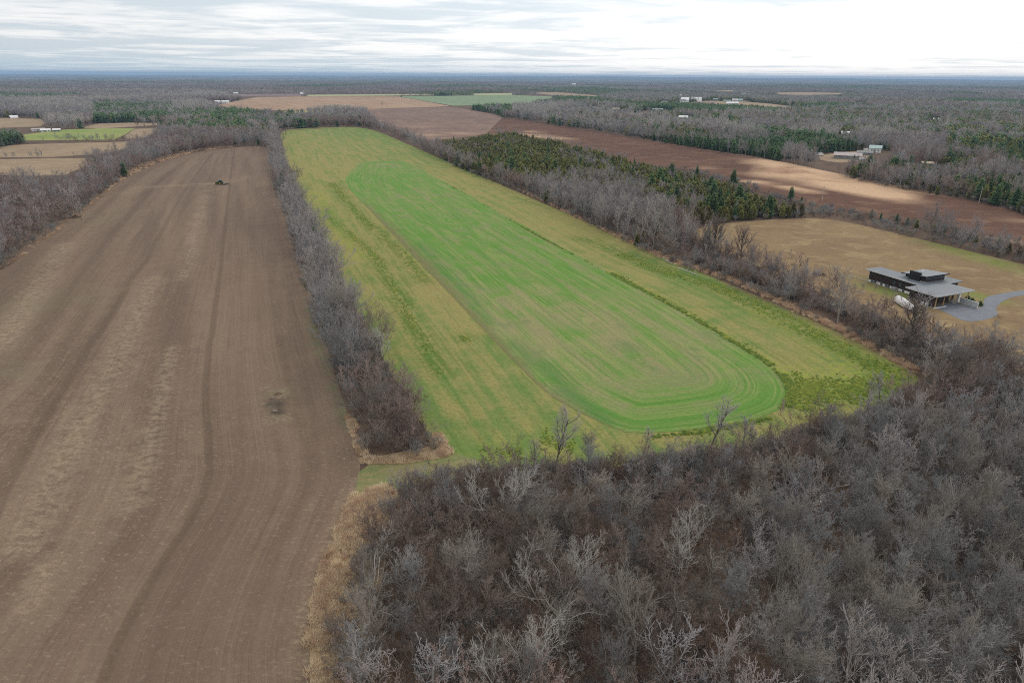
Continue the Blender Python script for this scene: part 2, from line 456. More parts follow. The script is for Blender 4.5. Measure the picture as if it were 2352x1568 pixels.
def mat_green():
    m, g = material('young_rye')
    uv = g.add('ShaderNodeUVMap', uv_map='UVMap').outputs[0]
    u, v, _ = g.sep(uv)
    co = g.add('ShaderNodeTexCoord').outputs['Object']
    A = lambda n: g.add('ShaderNodeAttribute', attribute_name=n).outputs['Fac']
    al = g.math('MULTIPLY', v, .014)
    st = g.noise(g.vec(g.math('MULTIPLY', u, .24), al), 1, 5, .65, .3)
    st2 = g.noise(g.vec(g.math('MULTIPLY', u, 1.5), g.math('MULTIPLY', v, .03)), 1, 4, .65)
    mot = g.noise(co, .09, 5, .62, .8)
    fine = g.noise(co, 1.3, 5, .72)
    t = g.math('ADD', A('tan'), g.math('MULTIPLY', g.math('SUBTRACT', st, .5), 1.9))
    t = g.math('ADD', t, g.math('MULTIPLY', g.math('SUBTRACT', mot, .5), 1.6))
    t = g.math('ADD', t, g.math('MULTIPLY', g.math('SUBTRACT', st2, .5), .9))
    c = g.mix(g.rng(t, -.06, .98), srgb(106, 146, 65), srgb(158, 146, 106))
    c = g.mix(g.rng(t, .9, 1.7, 0, .6), c, srgb(160, 138, 112))
    c = g.mix(g.math('MULTIPLY', g.rng(st2, .50, .62), .5), c, srgb(154, 164, 92))
    c = g.mix(g.math('MULTIPLY', g.rng(st2, .44, .34), .35), c, srgb(84, 116, 54))
    c = g.mix(g.math('MULTIPLY', g.rng(mot, .52, .72), .4), c, srgb(76, 124, 66))
    c = g.mix(g.math('MULTIPLY', A('dark'), .5), c, srgb(74, 122, 62))
    c = g.mix(A('soil'), c, g.mix(g.rng(fine, .4, .6), srgb(138, 122, 90), srgb(116, 124, 72)))
    c = g.mix(g.math('MULTIPLY', g.rng(fine, .42, .75), .38), c, srgb(64, 96, 42))
    finish(g, c, .95, g.math('ADD', fine, g.math('MULTIPLY', st2, .5)), .8, .32, .05)
    return m

def mat_field(name, a, b, c3, ang=0.0, sx=.2, sy=.02, scale=1.0, mott=.05, dark=None, amt=.5):
    """a meadow or stubble: stripes along one direction, mottling and fine speckle"""
    m, g = material(name)
    co = g.add('ShaderNodeTexCoord').outputs['Object']
    rot = g.add('ShaderNodeVectorRotate', {'Vector': co, 'Angle': ang}, rotation_type='Z_AXIS').outputs[0]
    st = g.noise(g.vmul(rot, (sx, sy, 1)), 1, 5, .62, .3)
    mo = g.noise(co, mott, 6, .62, .7)
    fi = g.noise(co, scale, 5, .72)
    c = g.mix(g.rng(g.math('ADD', g.math('MULTIPLY', st, .5), g.math('MULTIPLY', mo, .5)), .38, .62), a, b)
    c = g.mix(g.math('MULTIPLY', g.rng(g.noise(g.vmul(co, (mott * 4, mott * 5, 1)), 1, 6, .7, .6), .50, .66), amt), c, c3)
    c = g.mix(g.math('MULTIPLY', g.rng(g.noise(g.vmul(co, (mott * 7, mott * 10, 1)), 1.3, 6, .7, .6), .52, .66), .45), c, tuple(x * .68 for x in b))
    pa = g.add('ShaderNodeAttribute', attribute_name='patch').outputs['Fac']
    pc = g.mix(g.rng(mo, .52, .72), tuple(min(1, x * 1.0) for x in (c3 if dark is None else dark)), c3)
    c = g.mix(pa, c, pc)
    c = g.mix(g.math('MULTIPLY', g.rng(fi, .40, .75), .35), c, tuple(x * .55 for x in a))
    finish(g, c, .95, fi, .7, .35, .05)
    return m

def field(name, poly, mat, z, step=.02, uvfn=None, attrs=None, jit=0.0, maxstep=40):
    """field sheet triangulated finely enough to carry its coordinates"""
    b = densify(poly, step, True, jit)
    lo, hi = b.min(0), b.max(0)
    pts = []
    y = lo[1]
    while y < hi[1]:
        s = min(maxstep, max(1.6, max(y, 50) * step))
        xs = np.arange(lo[0], hi[0], s)
        dd = np.hypot(xs, y)
        pts.append(np.stack([xs + (vnoise(xs, xs * 0 + y, 3) - .5) * s * .5, np.full(len(xs), y) + (vnoise(xs, xs * 0 + y, 4) - .5) * s * .5], 1))
        y += s
    pts = np.vstack(pts)
    pts = pts[inside(pts, b)]
    pts = pts[dist_line(pts, b, True) > np.maximum(1.0, np.hypot(*pts.T) * step * .5)]
    nb = len(b)
    verts = [Vector(p) for p in b] + [Vector(p) for p in pts]
    res = delaunay_2d_cdt(verts, [], [list(range(nb))], 1, 1e-4, True)
    V = np.array([(p.x, p.y, 0) for p in res[0]])
    F = np.array([f for f in res[2] if len(f) == 3])
    a_, b_, c_ = V[F[:, 0]], V[F[:, 1]], V[F[:, 2]]
    cr = (b_ - a_)[:, 0] * (c_ - a_)[:, 1] - (b_ - a_)[:, 1] * (c_ - a_)[:, 0]
    F[cr < 0] = F[cr < 0][:, ::-1]
    me = mesh_np(name, V, [F])
    q = V[:, :2]
    if uvfn:
        uv = uvfn(q)
        lay = me.uv_layers.new(name='UVMap')
        lay.data.foreach_set('uv', uv[F.ravel()].astype(np.float32).ravel())
    for k, fn in (attrs or {}).items():
        attr(me, k, np.clip(fn(q), 0, 1))
    o = link(name, me, mat)
    o.location.z = z
    tag(o, kind='structure')
    return o

def strip(px, wd, soft=True):
    line = PL(px)
    return lambda q: np.exp(-(dist_line(q, line) / wd) ** 2)
def area(px, soft=5.0):
    poly = PL(px)
    def f(q):
        d = dist_line(q, poly, True) * np.where(inside(q, poly), 1, -1)
        d = d + (fbm(q[:, 0] / 14, q[:, 1] / 22, 12) - .5) * 34
        return np.clip(.5 + d / (2 * soft), 0, 1)
    return f
def blob(px, ry, amp=1.0):
    c = np.array(P(*px))
    return lambda q: amp * np.exp(-((q - c) ** 2).sum(1) / ry ** 2)
def summ(*f):
    return lambda q: sum(k(q) for k in f)
def idw(ctrl):
    """smooth value through control points (picture x, y, value)"""
    c = PL([(a, b) for a, b, _ in ctrl])
    val = np.array([v for _, _, v in ctrl])
    def f(q):
        # work in log distance, so far control points spread like near ones
        lc = np.stack([c[:, 0] / c[:, 1], np.log(c[:, 1])], 1)
        lq = np.stack([q[:, 0] / np.maximum(q[:, 1], 20), np.log(np.maximum(q[:, 1], 20))], 1)
        w_ = 1 / (((lq[:, None, :] - lc[None]) ** 2).sum(2) + .004) ** 1.5
        return (w_ * val).sum(1) / w_.sum(1)
    return f

def guides(gl):
    """across-coordinate in metres, constant along each traced guide line"""
    lines = [(sorted(map(tuple, PL(px)), key=lambda t: t[1]), u) for px, u in gl]
    def f(q):
        y = q[:, 1]
        X = np.stack([np.interp(y, [p[1] for p in l], [p[0] for p in l]) for l, _ in lines], 1)
        U = np.array([u for _, u in lines])
        X = np.maximum.accumulate(X + np.arange(len(U)) * .5, 1)
        out = np.empty(len(q))
        x = q[:, 0]
        k = np.clip((x[:, None] > X).sum(1) - 1, 0, len(U) - 2)
        i = np.arange(len(q))
        out = U[k] + (U[k + 1] - U[k]) * (x - X[i, k]) / np.maximum(X[i, k + 1] - X[i, k], .5)
        return np.stack([out, y], 1)
    return f
BAND1 = [(120, 1900), (205, 1568), (240, 1480), (300, 1370), (345, 1300), (400, 1215), (445, 1140), (462, 1085), (460, 1030), (456, 950), (458, 870), (468, 790), (485, 690), (499, 600), (511, 500), (521, 430), (527, 370), (533, 339)]
BAND2 = [(-60, 1250), (0, 1115), (24, 1080), (61, 1010), (101, 947), (160, 854), (200, 789), (240, 734), (270, 689), (300, 634), (332, 597), (360, 544), (400, 472), (425, 434), (462, 384), (487, 352)]
BAND3 = [(-60, 900), (0, 845), (80, 745), (160, 650), (235, 560), (300, 490), (350, 430), (400, 390), (440, 360)]
plough_uv = guides([(PL_LEFT, 0), (BAND3, 28), (BAND2, 55), (BAND1, 100), (PL_RIGHT, 145)])
straw_f = idw([(50, 700, .35), (150, 600, .3), (300, 850, .75), (200, 1000, .9), (100, 1100, .5), (300, 1200, .7), (60, 1250, .8), (380, 900, .6), (420, 700, .55), (440, 1050, .7), (200, 1350, .55), (60, 1450, .45),
               (500, 900, .1), (560, 1100, .08), (500, 1300, .08), (600, 1450, .14), (680, 1250, .3), (700, 1100, .15), (560, 700, .12), (570, 500, .12), (450, 500, .4), (300, 520, .4), (420, 400, .3), (560, 400, .2), (770, 1150, .8), (790, 1060, .5), (690, 1500, .7), (400, 1350, .2), (300, 1500, .12), (790, 960, .25)])
bottom_edge = strip([(742, 1305), (768, 1235), (798, 1165), (825, 1105)], 2.0)
field('ploughed_field', POLYS['plough'], mat_plough(), .03, .016, plough_uv, {
    'straw': straw_f,
    'streak': summ(strip([(350, 640), (310, 740), (260, 840), (200, 950), (130, 1090), (60, 1250)], 3.0), strip([(395, 800), (370, 920), (330, 1080), (300, 1160)], 2.0), strip([(150, 560), (60, 700), (0, 800)], 4.0), strip([(480, 420), (440, 560), (420, 640)], 2.0), strip([(110, 1290), (60, 1400)], 1.5)),
    'weed': summ(blob((634, 905), 2.2, .9), blob((645, 955), 2.0, .7), blob((618, 930), 1.4, .8), blob((120, 690), 14, .25), blob((215, 500), 16, .3), strip([(705, 690), (735, 800), (770, 900), (800, 990)], .9), blob((20, 860), 7, .35)),
    'cross': summ(strip([(612, 890), (650, 900), (652, 960), (625, 965), (612, 925)], .9), strip([(270, 447), (335, 430), (425, 425), (500, 422)], 3.2), strip([(505, 421), (540, 414), (575, 404)], 3.0), strip([(720, 1400), (742, 1305), (768, 1235), (798, 1165), (815, 1110)], 1.3), strip([(702, 1500), (715, 1400)], 1.2)),
    'wet': summ(blob((634, 925), 1.7, 1.3), blob((636, 945), 1.5, 1.2))}, jit=.5)

cover_uv = guides([(LEFT_EDGE_B, 0), (RIGHT_EDGE, 110)])
field('cover_crop_field', POLYS['cover'], mat_cover(), .05, .016, cover_uv, {
    'tan': idw([(660, 320, .55), (700, 380, .75), (800, 330, .65), (780, 380, .85), (850, 350, .7), (900, 330, .1), (950, 355, .05), (880, 310, .1), (960, 375, .5), (1050, 415, .75), (1150, 460, .6), (1250, 510, .75), (1340, 560, .7), (1450, 620, .75), (1500, 600, .2), (1600, 690, .75), (1620, 650, .2), (1700, 740, .6), (1800, 790, .55), (1880, 850, .55), (1950, 880, .3), (1740, 690, .2),
                (740, 430, .55), (790, 500, .5), (850, 560, .8), (900, 640, .85), (950, 700, .75), (840, 640, .2), (900, 730, .1), (1000, 740, .7), (1030, 820, .55), (960, 880, .1), (1010, 960, .15), (1080, 880, .5), (1150, 900, .5), (1100, 1000, .25), (1200, 950, .45), (1250, 1010, .2), (1060, 1050, .1), (1350, 1040, .2), (1600, 1030, .4), (1820, 960, .6), (880, 510, .85), (950, 600, .9), (1030, 690, .85)]),
    'dark': summ(strip([(763, 419), (793, 459), (825, 497), (863, 529), (880, 545), (925, 580), (954, 618), (978, 649)], 3.0), strip([(742, 470), (775, 520), (815, 545), (864, 592), (897, 649), (921, 693), (960, 760), (990, 820), (1015, 860)], 2.8), blob((1067, 776), 3.0, 1.2),
                 strip([(1331, 547), (1426, 583), (1526, 624), (1626, 651), (1764, 712), (1850, 760)], 4.0), strip([(1860, 900), (1900, 915), (1990, 900), (2060, 880)], 4.5), strip([(1880, 780), (1960, 820), (2050, 860)], 4.0), strip([(1600, 450), (1300, 520)], .1)),
    'yel': summ(strip([(1401, 628), (1526, 700), (1626, 757), (1764, 840), (1830, 880)], 3.2), strip([(1764, 719), (1914, 789), (2014, 839), (2089, 871)], 6.0), blob((1900, 890), 11), blob((1960, 850), 8, .8), strip([(830, 590), (770, 520), (730, 440)], 4.0), blob((1290, 1010), 6, .6), blob((1130, 1040), 5, .5)),
    'soil': summ(strip([(p[0] - 4, p[1] + 1) for p in RIGHT_EDGE[9:]], 1.3), blob((2110, 862), 3), strip([(645, 301), (700, 297), (765, 294)], 3))}, jit=.5)

def ring_uv(q):
    o = POLYS['green']
    return np.stack([dist_line(q, o, True), q[:, 1]], 1)
field('rye_field', POLYS['green'], mat_green(), .09, .016, ring_uv, {
    'tan': idw([(880, 385, .35), (850, 430, .1), (950, 450, .4), (920, 500, .1), (1000, 560, .15), (1100, 560, .35), (1050, 480, .3), (1150, 640, .2), (1250, 620, .2), (1230, 580, .4), (1350, 650, .15), (1300, 680, .55), (1200, 700, .75), (1300, 780, .95), (1400, 850, .6), (1230, 800, .7), (1350, 770, .2), (1420, 740, .75), (1500, 800, .9), (1580, 850, .7), (1450, 820, .3), (1500, 900, .25), (1600, 930, .15), (1700, 880, .35), (1750, 920, .1), (1600, 780, .4), (1400, 930, .5), (1300, 880, .65), (1250, 850, .3), (1450, 980, .2), (1550, 960, .15), (1480, 690, .3), (1700, 830, .3)]),
    'dark': summ(strip([(1176, 790), (1260, 850), (1330, 920), (1390, 970)], 2.4), strip([(960, 560), (1050, 650), (1120, 740)], 2.2), strip([(1590, 800), (1610, 830)], .1), blob((1445, 800), 3, .9), blob((1200, 480), 8, .5)),
    'soil': strip([(812, 450), (850, 482), (913, 542), (995, 622), (1055, 695), (1116, 758), (1176, 824), (1213, 862), (1251, 904), (1326, 948), (1400, 985)], .75)}, jit=.45)

m_lane = mat_field('lane_grass', srgb(124, 134, 84), srgb(152, 138, 98), srgb(176, 154, 116), R(80), .9, .08, 1.5, .2)
field('grass_lane', POLYS['lane'], m_lane, .07, .02, jit=.6)
m_verge = mat_field('straw_verge', srgb(166, 140, 108), srgb(184, 158, 122), srgb(204, 182, 146), R(10), .5, .3, 1.6, .25, dark=srgb(140, 110, 84), amt=.7)
field('grass_verge', POLYS['verge'], m_verge, .12, .02, jit=.5)
field('grass_verge', POLYS['tip'], m_verge, .12, .02, jit=.4)
m_meadow = mat_field('meadow_grass', srgb(154, 130, 94), srgb(140, 115, 88), srgb(176, 154, 114), R(40), .06, .03, 1.0, .022, dark=srgb(128, 140, 70), amt=.6)
field('meadow', POLYS['meadow'], m_meadow, .02, .03, attrs={'patch': summ(blob((2080, 670), 8, .7), blob((2000, 640), 4, .3), strip([(2150, 560), (2250, 590), (2352, 620)], 6), strip([(1995, 655), (2050, 675), (2090, 690)], 3.0), strip([(2205, 668), (2250, 680), (2290, 690)], 3.5), blob((2330, 850), 4, .4), blob((1960, 640), 3, .4))}, jit=.6)
m_red = mat_field('rough_sedge', srgb(100, 72, 58), srgb(114, 84, 68), srgb(154, 120, 94), R(60), .03, .012, .5, .016, dark=srgb(214, 178, 142), amt=.45)
field('sedge_field', POLYS['red'], m_red, .02, .03, attrs={'patch': summ(area([(1722, 366), (1770, 365), (1820, 372), (1869, 384), (1930, 398), (1985, 413), (2064, 437), (2110, 458), (2070, 467), (1985, 455), (1893, 437), (1832, 422), (1771, 407), (1735, 392)]), strip([(1711, 415), (1802, 428), (1860, 440)], 2.6), strip([(1500, 373), (1600, 385), (1700, 397)], 2.5), strip([(1180, 290), (1280, 320)], 5), blob((2330, 505), 5, .7), strip([(1130, 300), (1240, 312)], 5), strip([(2270, 545), (2330, 560)], 2))}, jit=1.0)
m_pf = mat_field('far_tilled_soil', srgb(128, 104, 92), srgb(142, 118, 104), srgb(176, 146, 122), R(-22), .09, .006, .3, .01, amt=.5)
field('far_ploughed_field', POLYS['ploughfar'], m_pf, .04, .03, attrs={'patch': summ(strip([(890, 250), (985, 303)], 2), strip([(960, 312), (1100, 304)], 12), strip([(1095, 292), (1140, 300)], 6))}, jit=1)
m_tf = mat_field('far_stubble', srgb(164, 134, 108), srgb(182, 152, 124), srgb(188, 164, 134), R(-25), .05, .004, .2, .006)
field('stubble_field', POLYS['tanfar'], m_tf, .02, .04)
m_gf = mat_field('far_winter_wheat', srgb(128, 148, 112), srgb(140, 154, 116), srgb(150, 158, 122), R(-25), .03, .004, .2, .006)
field('wheat_field', POLYS['greenfar'], m_gf, .02, .04)
m_grey = mat_field('far_grey_soil', srgb(132, 112, 108), srgb(142, 122, 112), srgb(150, 130, 118), R(-20), .05, .004, .2, .006)
field('grey_field', POLYS['greyfar'], m_grey, .02, .04)
m_pale = mat_field('far_pale_grass', srgb(168, 170, 126), srgb(182, 178, 134), srgb(190, 176, 140), R(-20), .02, .01, .2, .006)
for nm in ('stripfar', 'palefar'):
    field('pale_field', POLYS[nm], m_pale, .02, .04)
m_tan = mat_field('dry_stubble', srgb(154, 132, 106), srgb(170, 148, 120), srgb(182, 160, 128), R(75), .08, .02, .6, .02)
for nm in ('yelfar', 'paddock', 'fartan', 'fartan2', 'fartan3', 'fartan4', 'fartan5', 'ltan1', 'ltan2', 'ltan3', 'ltan4', 'ltan5', 'yard'):
    field('tan_field', POLYS[nm], m_tan, .02, .03)
m_lg = mat_field('left_pasture', srgb(136, 154, 84), srgb(158, 160, 96), srgb(176, 162, 108), R(75), .04, .02, .5, .02)
field('pasture', POLYS['lgreen'], m_lg, .04, .03)
m_sl = mat_field('yellow_strip', srgb(176, 176, 92), srgb(184, 180, 100), srgb(190, 180, 120), 0, .04, .02, .5, .02)  # pale yellow-green colour of the narrow far field
field('pale_strip_field', POLYS['sliver'], m_sl, .05, .03)

# ------------------------------------------------------------------ ground sheet, forest floor
def mat_ground():
    m, g = material('forest_floor')
    co = g.add('ShaderNodeTexCoord').outputs['Object']
    big = g.noise(co, .004, 5, .6)
    mo = g.noise(co, .05, 5, .65, .5)
    fi = g.noise(co, .9, 5, .72)
    c = g.mix(g.rng(mo, .35, .65), srgb(96, 80, 68), srgb(114, 94, 78))
    c = g.mix(g.math('MULTIPLY', g.rng(fi, .5, .7), .55), c, srgb(140, 112, 84))
    c = g.mix(g.math('MULTIPLY', g.rng(fi, .5, .25), .5), c, srgb(58, 46, 38))
    finish(g, c, .95, fi, .8, .3, .05)
    return m
rings = np.concatenate([[0], np.geomspace(20, 30000, 60)])
na = 128
ang = np.linspace(0, 2 * math.pi, na, endpoint=False)
V = [(0, 0, 0)] + [(r * math.sin(a), r * math.cos(a), 0) for r in rings[1:] for a in ang]
F3 = np.array([(0, 1 + (k + 1) % na, 1 + k) for k in range(na)])
F4 = np.array([(1 + i * na + k, 1 + i * na + (k + 1) % na, 1 + (i + 1) * na + (k + 1) % na, 1 + (i + 1) * na + k) for i in range(len(rings) - 2) for k in range(na)])
go = link('ground', mesh_np('ground', np.array(V), [F3, F4]), mat_ground())
tag(go, kind='structure')

# far woodland seen as one rolling surface, 6.5 km to the skyline
def mat_hills():
    m, g = material('far_woodland')
    co = g.add('ShaderNodeTexCoord').outputs['Object']
    a = g.noise(co, .0011, 6, .6, .6)
    b = g.noise(co, .0045, 5, .65, .4)
    f = g.noise(co, .03, 4, .7)
    c = g.mix(g.rng(a, .42, .6), srgb(136, 128, 126), srgb(96, 106, 96))
    c = g.mix(g.math('MULTIPLY', g.rng(b, .5, .62), .8), c, srgb(74, 92, 76))
    c = g.mix(g.math('MULTIPLY', g.rng(b, .42, .3), .6), c, srgb(170, 160, 150))
    c = g.mix(g.math('MULTIPLY', g.rng(f, .4, .7), .5), c, srgb(84, 84, 84))
    finish(g, c, 1.0, None, spec=0)
    return m
rr = np.concatenate([np.linspace(6300, 12000, 90), np.linspace(12200, 29000, 60)])
aa = np.linspace(R(-62), R(62), 420)
RR, AA = np.meshgrid(rr, aa, indexing='ij')
X_, Y_ = RR * np.sin(AA), RR * np.cos(AA)
azd = np.degrees(AA)
ridge = 46 * np.exp(-((azd - 6) / 15) ** 2) + 16 * np.exp(-((azd - 30) / 12) ** 2) + 6 * np.sin(azd / 3.1) + 5 * np.sin(azd / 1.3 + 2)
Z_ = np.clip((RR - 9000) / 13000, 0, 1) ** 2 * (14 + ridge * .75) + 11 * np.clip((RR - 6300) / 500, 0, 1) - 2
Z_ += (vnoise(X_ / 130, Y_ / 130, 5) - .5) * 9 + (vnoise(X_ / 900, Y_ / 900, 8) - .5) * 16 * np.clip((RR - 7000) / 4000, 0, 1)
nr_, nc_ = RR.shape
I = np.arange(nr_ * nc_).reshape(nr_, nc_)
Fh = np.stack([I[:-1, :-1], I[:-1, 1:], I[1:, 1:], I[1:, :-1]], -1).reshape(-1, 4)[:, ::-1]
ho = link('hills', mesh_np('hills', np.stack([X_, Y_, Z_], -1).reshape(-1, 3), [Fh], smooth=True), mat_hills())
tag(ho, kind='structure')

# ================================================================== TREES
def mat_bark(name, c1, c2, var=.35):
    m, g = material(name)
    r = g.add('ShaderNodeObjectInfo').outputs['Random']
    co = g.add('ShaderNodeTexCoord').outputs['Object']
    n = g.noise(co, 1.3, 2, .6)
    c = g.mix(g.math('ADD', g.math('MULTIPLY', r, .7), g.math('MULTIPLY', n, .4)), c1, c2)
    b = g.math('ADD', g.math('MULTIPLY', g.math('FRACT', g.math('MULTIPLY', r, 7.31)), var), 1 - var / 2)
    c = g.add('ShaderNodeVectorMath', {0: c, 3: b}, operation='SCALE').outputs[0]
    finish(g, c, .95, spec=.05)
    return m
M_GREY = mat_bark('grey_bark', srgb(142, 136, 127), srgb(158, 147, 134), .5)
M_ROSE = mat_bark('rose_grey_bark', srgb(164, 142, 132), srgb(150, 132, 122), .2)
M_GREY_HAZY = mat_bark('grey_bark_hazy', srgb(160, 150, 146), srgb(172, 162, 154), .4)  # grey bark lightened for distant crowns, haze put into the colour
M_SLATE_HAZY = mat_bark('slate_bark_hazy', srgb(150, 148, 150), srgb(164, 158, 154), .4)  # paler copy of slate bark for mid and far crowns, painted haze
M_SLATE = mat_bark('slate_bark', srgb(134, 134, 133), srgb(152, 148, 142), .5)
M_BROWN = mat_bark('brown_bark', srgb(140, 124, 114), srgb(126, 112, 102), .5)
M_PALE = mat_bark('pale_bark', srgb(190, 184, 175), srgb(170, 162, 152), .25)
M_RUST = mat_bark('rusty_twigs', srgb(130, 106, 92), srgb(120, 102, 90))
M_PINE = mat_bark('pine_needles', srgb(92, 120, 82), srgb(114, 136, 86), .5)
M_CEDAR = mat_bark('cedar_sprays', srgb(136, 140, 80), srgb(148, 146, 88), .5)
M_BRONZE = mat_bark('bronze_cedar_sprays', srgb(140, 126, 84), srgb(126, 122, 76), .4)
M_LARCH = mat_bark('larch_needles', srgb(190, 130, 50), srgb(170, 120, 56), .2)
M_TRUNK = mat_bark('dark_bark', srgb(100, 90, 82), srgb(116, 106, 96))

def tubes(segs, n):
    """segs: list of (p0, p1, r0, r1) -> verts, quads"""
    S = np.array([(*a, *b, r0, r1) for a, b, r0, r1 in segs])
    a, b, r0, r1 = S[:, 0:3], S[:, 3:6], S[:, 6], S[:, 7]
    d = b - a
    d /= np.linalg.norm(d, axis=1)[:, None] + 1e-9
    ref = np.where(np.abs(d[:, 2:3]) > .9, np.array([[1., 0, 0]]), np.array([[0, 0, 1.]]))
    u = np.cross(d, ref)
    u /= np.linalg.norm(u, axis=1)[:, None] + 1e-9
    w_ = np.cross(d, u)
    V = []
    for k in range(n):
        t = 2 * math.pi * k / n
        o = u * math.cos(t) + w_ * math.sin(t)
        V.append(a + o * r0[:, None])
        V.append(b + o * r1[:, None])
    V = np.stack(V, 1)                       # (s, 2n, 3)
    base = (np.arange(len(S)) * 2 * n)[:, None]
    F = [np.concatenate([base + 2 * k, base + 2 * ((k + 1) % n), base + 2 * ((k + 1) % n) + 1, base + 2 * k + 1], 1) for k in range(n)]
    return V.reshape(-1, 3), np.concatenate(F)
def spikes(segs):
    """thin three-sided twigs ending in a point"""
    S = np.array([(*a, *b, r0) for a, b, r0, _ in segs])
    a, b, r0 = S[:, 0:3], S[:, 3:6], S[:, 6]
    d = b - a
    d /= np.linalg.norm(d, axis=1)[:, None] + 1e-9
    ref = np.where(np.abs(d[:, 2:3]) > .9, np.array([[1., 0, 0]]), np.array([[0, 0, 1.]]))
    u = np.cross(d, ref)
    u /= np.linalg.norm(u, axis=1)[:, None] + 1e-9
    w_ = np.cross(d, u)
    V = [a + (u * math.cos(t) + w_ * math.sin(t)) * r0[:, None] for t in (0, 2.094, 4.189)] + [b]
    V = np.stack(V, 1)
    base = (np.arange(len(S)) * 4)[:, None]
    F = [np.concatenate([base + i, base + j, base + 3], 1) for i, j in ((0, 1), (1, 2), (2, 0))]
    return V.reshape(-1, 3), np.concatenate(F)

def unit(v):
    l = math.sqrt(v[0] ** 2 + v[1] ** 2 + v[2] ** 2) or 1
    return (v[0] / l, v[1] / l, v[2] / l)

def grow_tree(seed, h, nch, ratio, trunk=.5, ang=(28, 58), up=.12, wander=.22, leaders=1, tw=.0105, r0=None, lean=.05, t0=.25, top=None):
    """skeleton of a bare tree: returns segments per level"""
    rn = random.Random(seed)
    levels = [[] for _ in range(len(nch) + 1)]
    MAX = len(nch)
    def grow(p, d, L, r, lev):
        n = 4 if lev == 0 else 3 if lev <= 2 else 2 if lev < MAX else 1
        pts, ds = [p], []
        rad = [r]
        for i in range(n):
            wn = wander * (.5 if lev == 0 else 1)
            d = unit((d[0] + rn.gauss(0, wn), d[1] + rn.gauss(0, wn), d[2] + rn.gauss(0, wn) + up * (0 if lev == 0 else 1)))
            q = (p[0] + d[0] * L / n, p[1] + d[1] * L / n, p[2] + d[2] * L / n)
            if q[2] < .1:
                q = (q[0], q[1], .1 + rn.random() * .3)
            r2 = max(tw * .6, r * (1 - .55 / n)) if lev < MAX else tw * .4
            levels[lev].append((p, q, r, r2))
            p, r = q, r2
            pts.append(p); ds.append(d); rad.append(r)
        if lev == MAX:
            return
        k = nch[lev]
        k = max(1, int(k * rn.uniform(.8, 1.2) + .5))
        az = rn.uniform(0, 6.28)
        for i in range(k):
            lo = t0 if lev == 0 else .15
            t = lo + (1 - lo) * ((i + rn.random()) / k)
            t = min(t, .999)
            s = int(t * n)
            f = t * n - s
            a, b = pts[s], pts[s + 1]
            q = tuple(a[j] + (b[j] - a[j]) * f for j in range(3))
            dd = Vector(ds[s])
            az += 2.4 + rn.uniform(-.6, .6)
            th = R(rn.uniform(*ang)) * (1.15 - .45 * t)
            o = dd.orthogonal().normalized()
            o.rotate(Matrix.Rotation(az, 3, dd))
            nd = (dd * math.cos(th) + o * math.sin(th))
            Lc = L * ratio[lev] * (1.15 - .5 * t if lev == 0 else 1.1 - .4 * t) * rn.uniform(.75, 1.2)
            grow(q, tuple(nd), Lc, max(tw, rad[s] * (.55 if lev == 0 else .6)), lev + 1)
    r0 = r0 or h * .011
    for k in range(leaders):
        a = 6.28 * k / leaders + rn.random()
        tl = lean if leaders == 1 else rn.uniform(.18, .5)
        grow((math.cos(a) * .12 * (leaders > 1), math.sin(a) * .12 * (leaders > 1), -.1), unit((math.cos(a) * tl, math.sin(a) * tl, 1)), h * trunk * rn.uniform(.85, 1.1), r0 * (1 if leaders == 1 else .6), 0)
    # bring to the wanted height
    zmax = max(s[1][2] for lv in levels for s in lv)
    k = h / zmax
    return [[(tuple(c * k for c in a), tuple(c * k for c in b), ra, rb) for a, b, ra, rb in lv] for lv in levels]

def tree_meshes(name, levels, split, mat_t, mat_c):
    """trunk with its limbs / crown of branches and twigs, as two meshes"""
    tv, tf = tubes(levels[0], 6)
    parts = [(tv, tf)]
    for lv in levels[1:split]:
        parts.append(tubes(lv, 4))
    V, F, o = [], [], 0
    for v, f in parts:
        V.append(v); F.append(f + o); o += len(v)
    trunk = mesh_np(name + '_trunk', np.vstack(V), [np.vstack(F)], [mat_t], smooth=True)
    V, F4, F3, o = [], [], [], 0
    for lv in levels[split:-1]:
        v, f = tubes(lv, 3)
        V.append(v); F4.append(f + o); o += len(v)
    v, f = spikes(levels[-1])
    V.append(v); F3.append(f + o)
    crown = mesh_np(name + '_crown', np.vstack(V), [np.vstack(F4) if F4 else np.zeros((0, 4), int), np.vstack(F3)], [mat_c])
    return trunk, crown

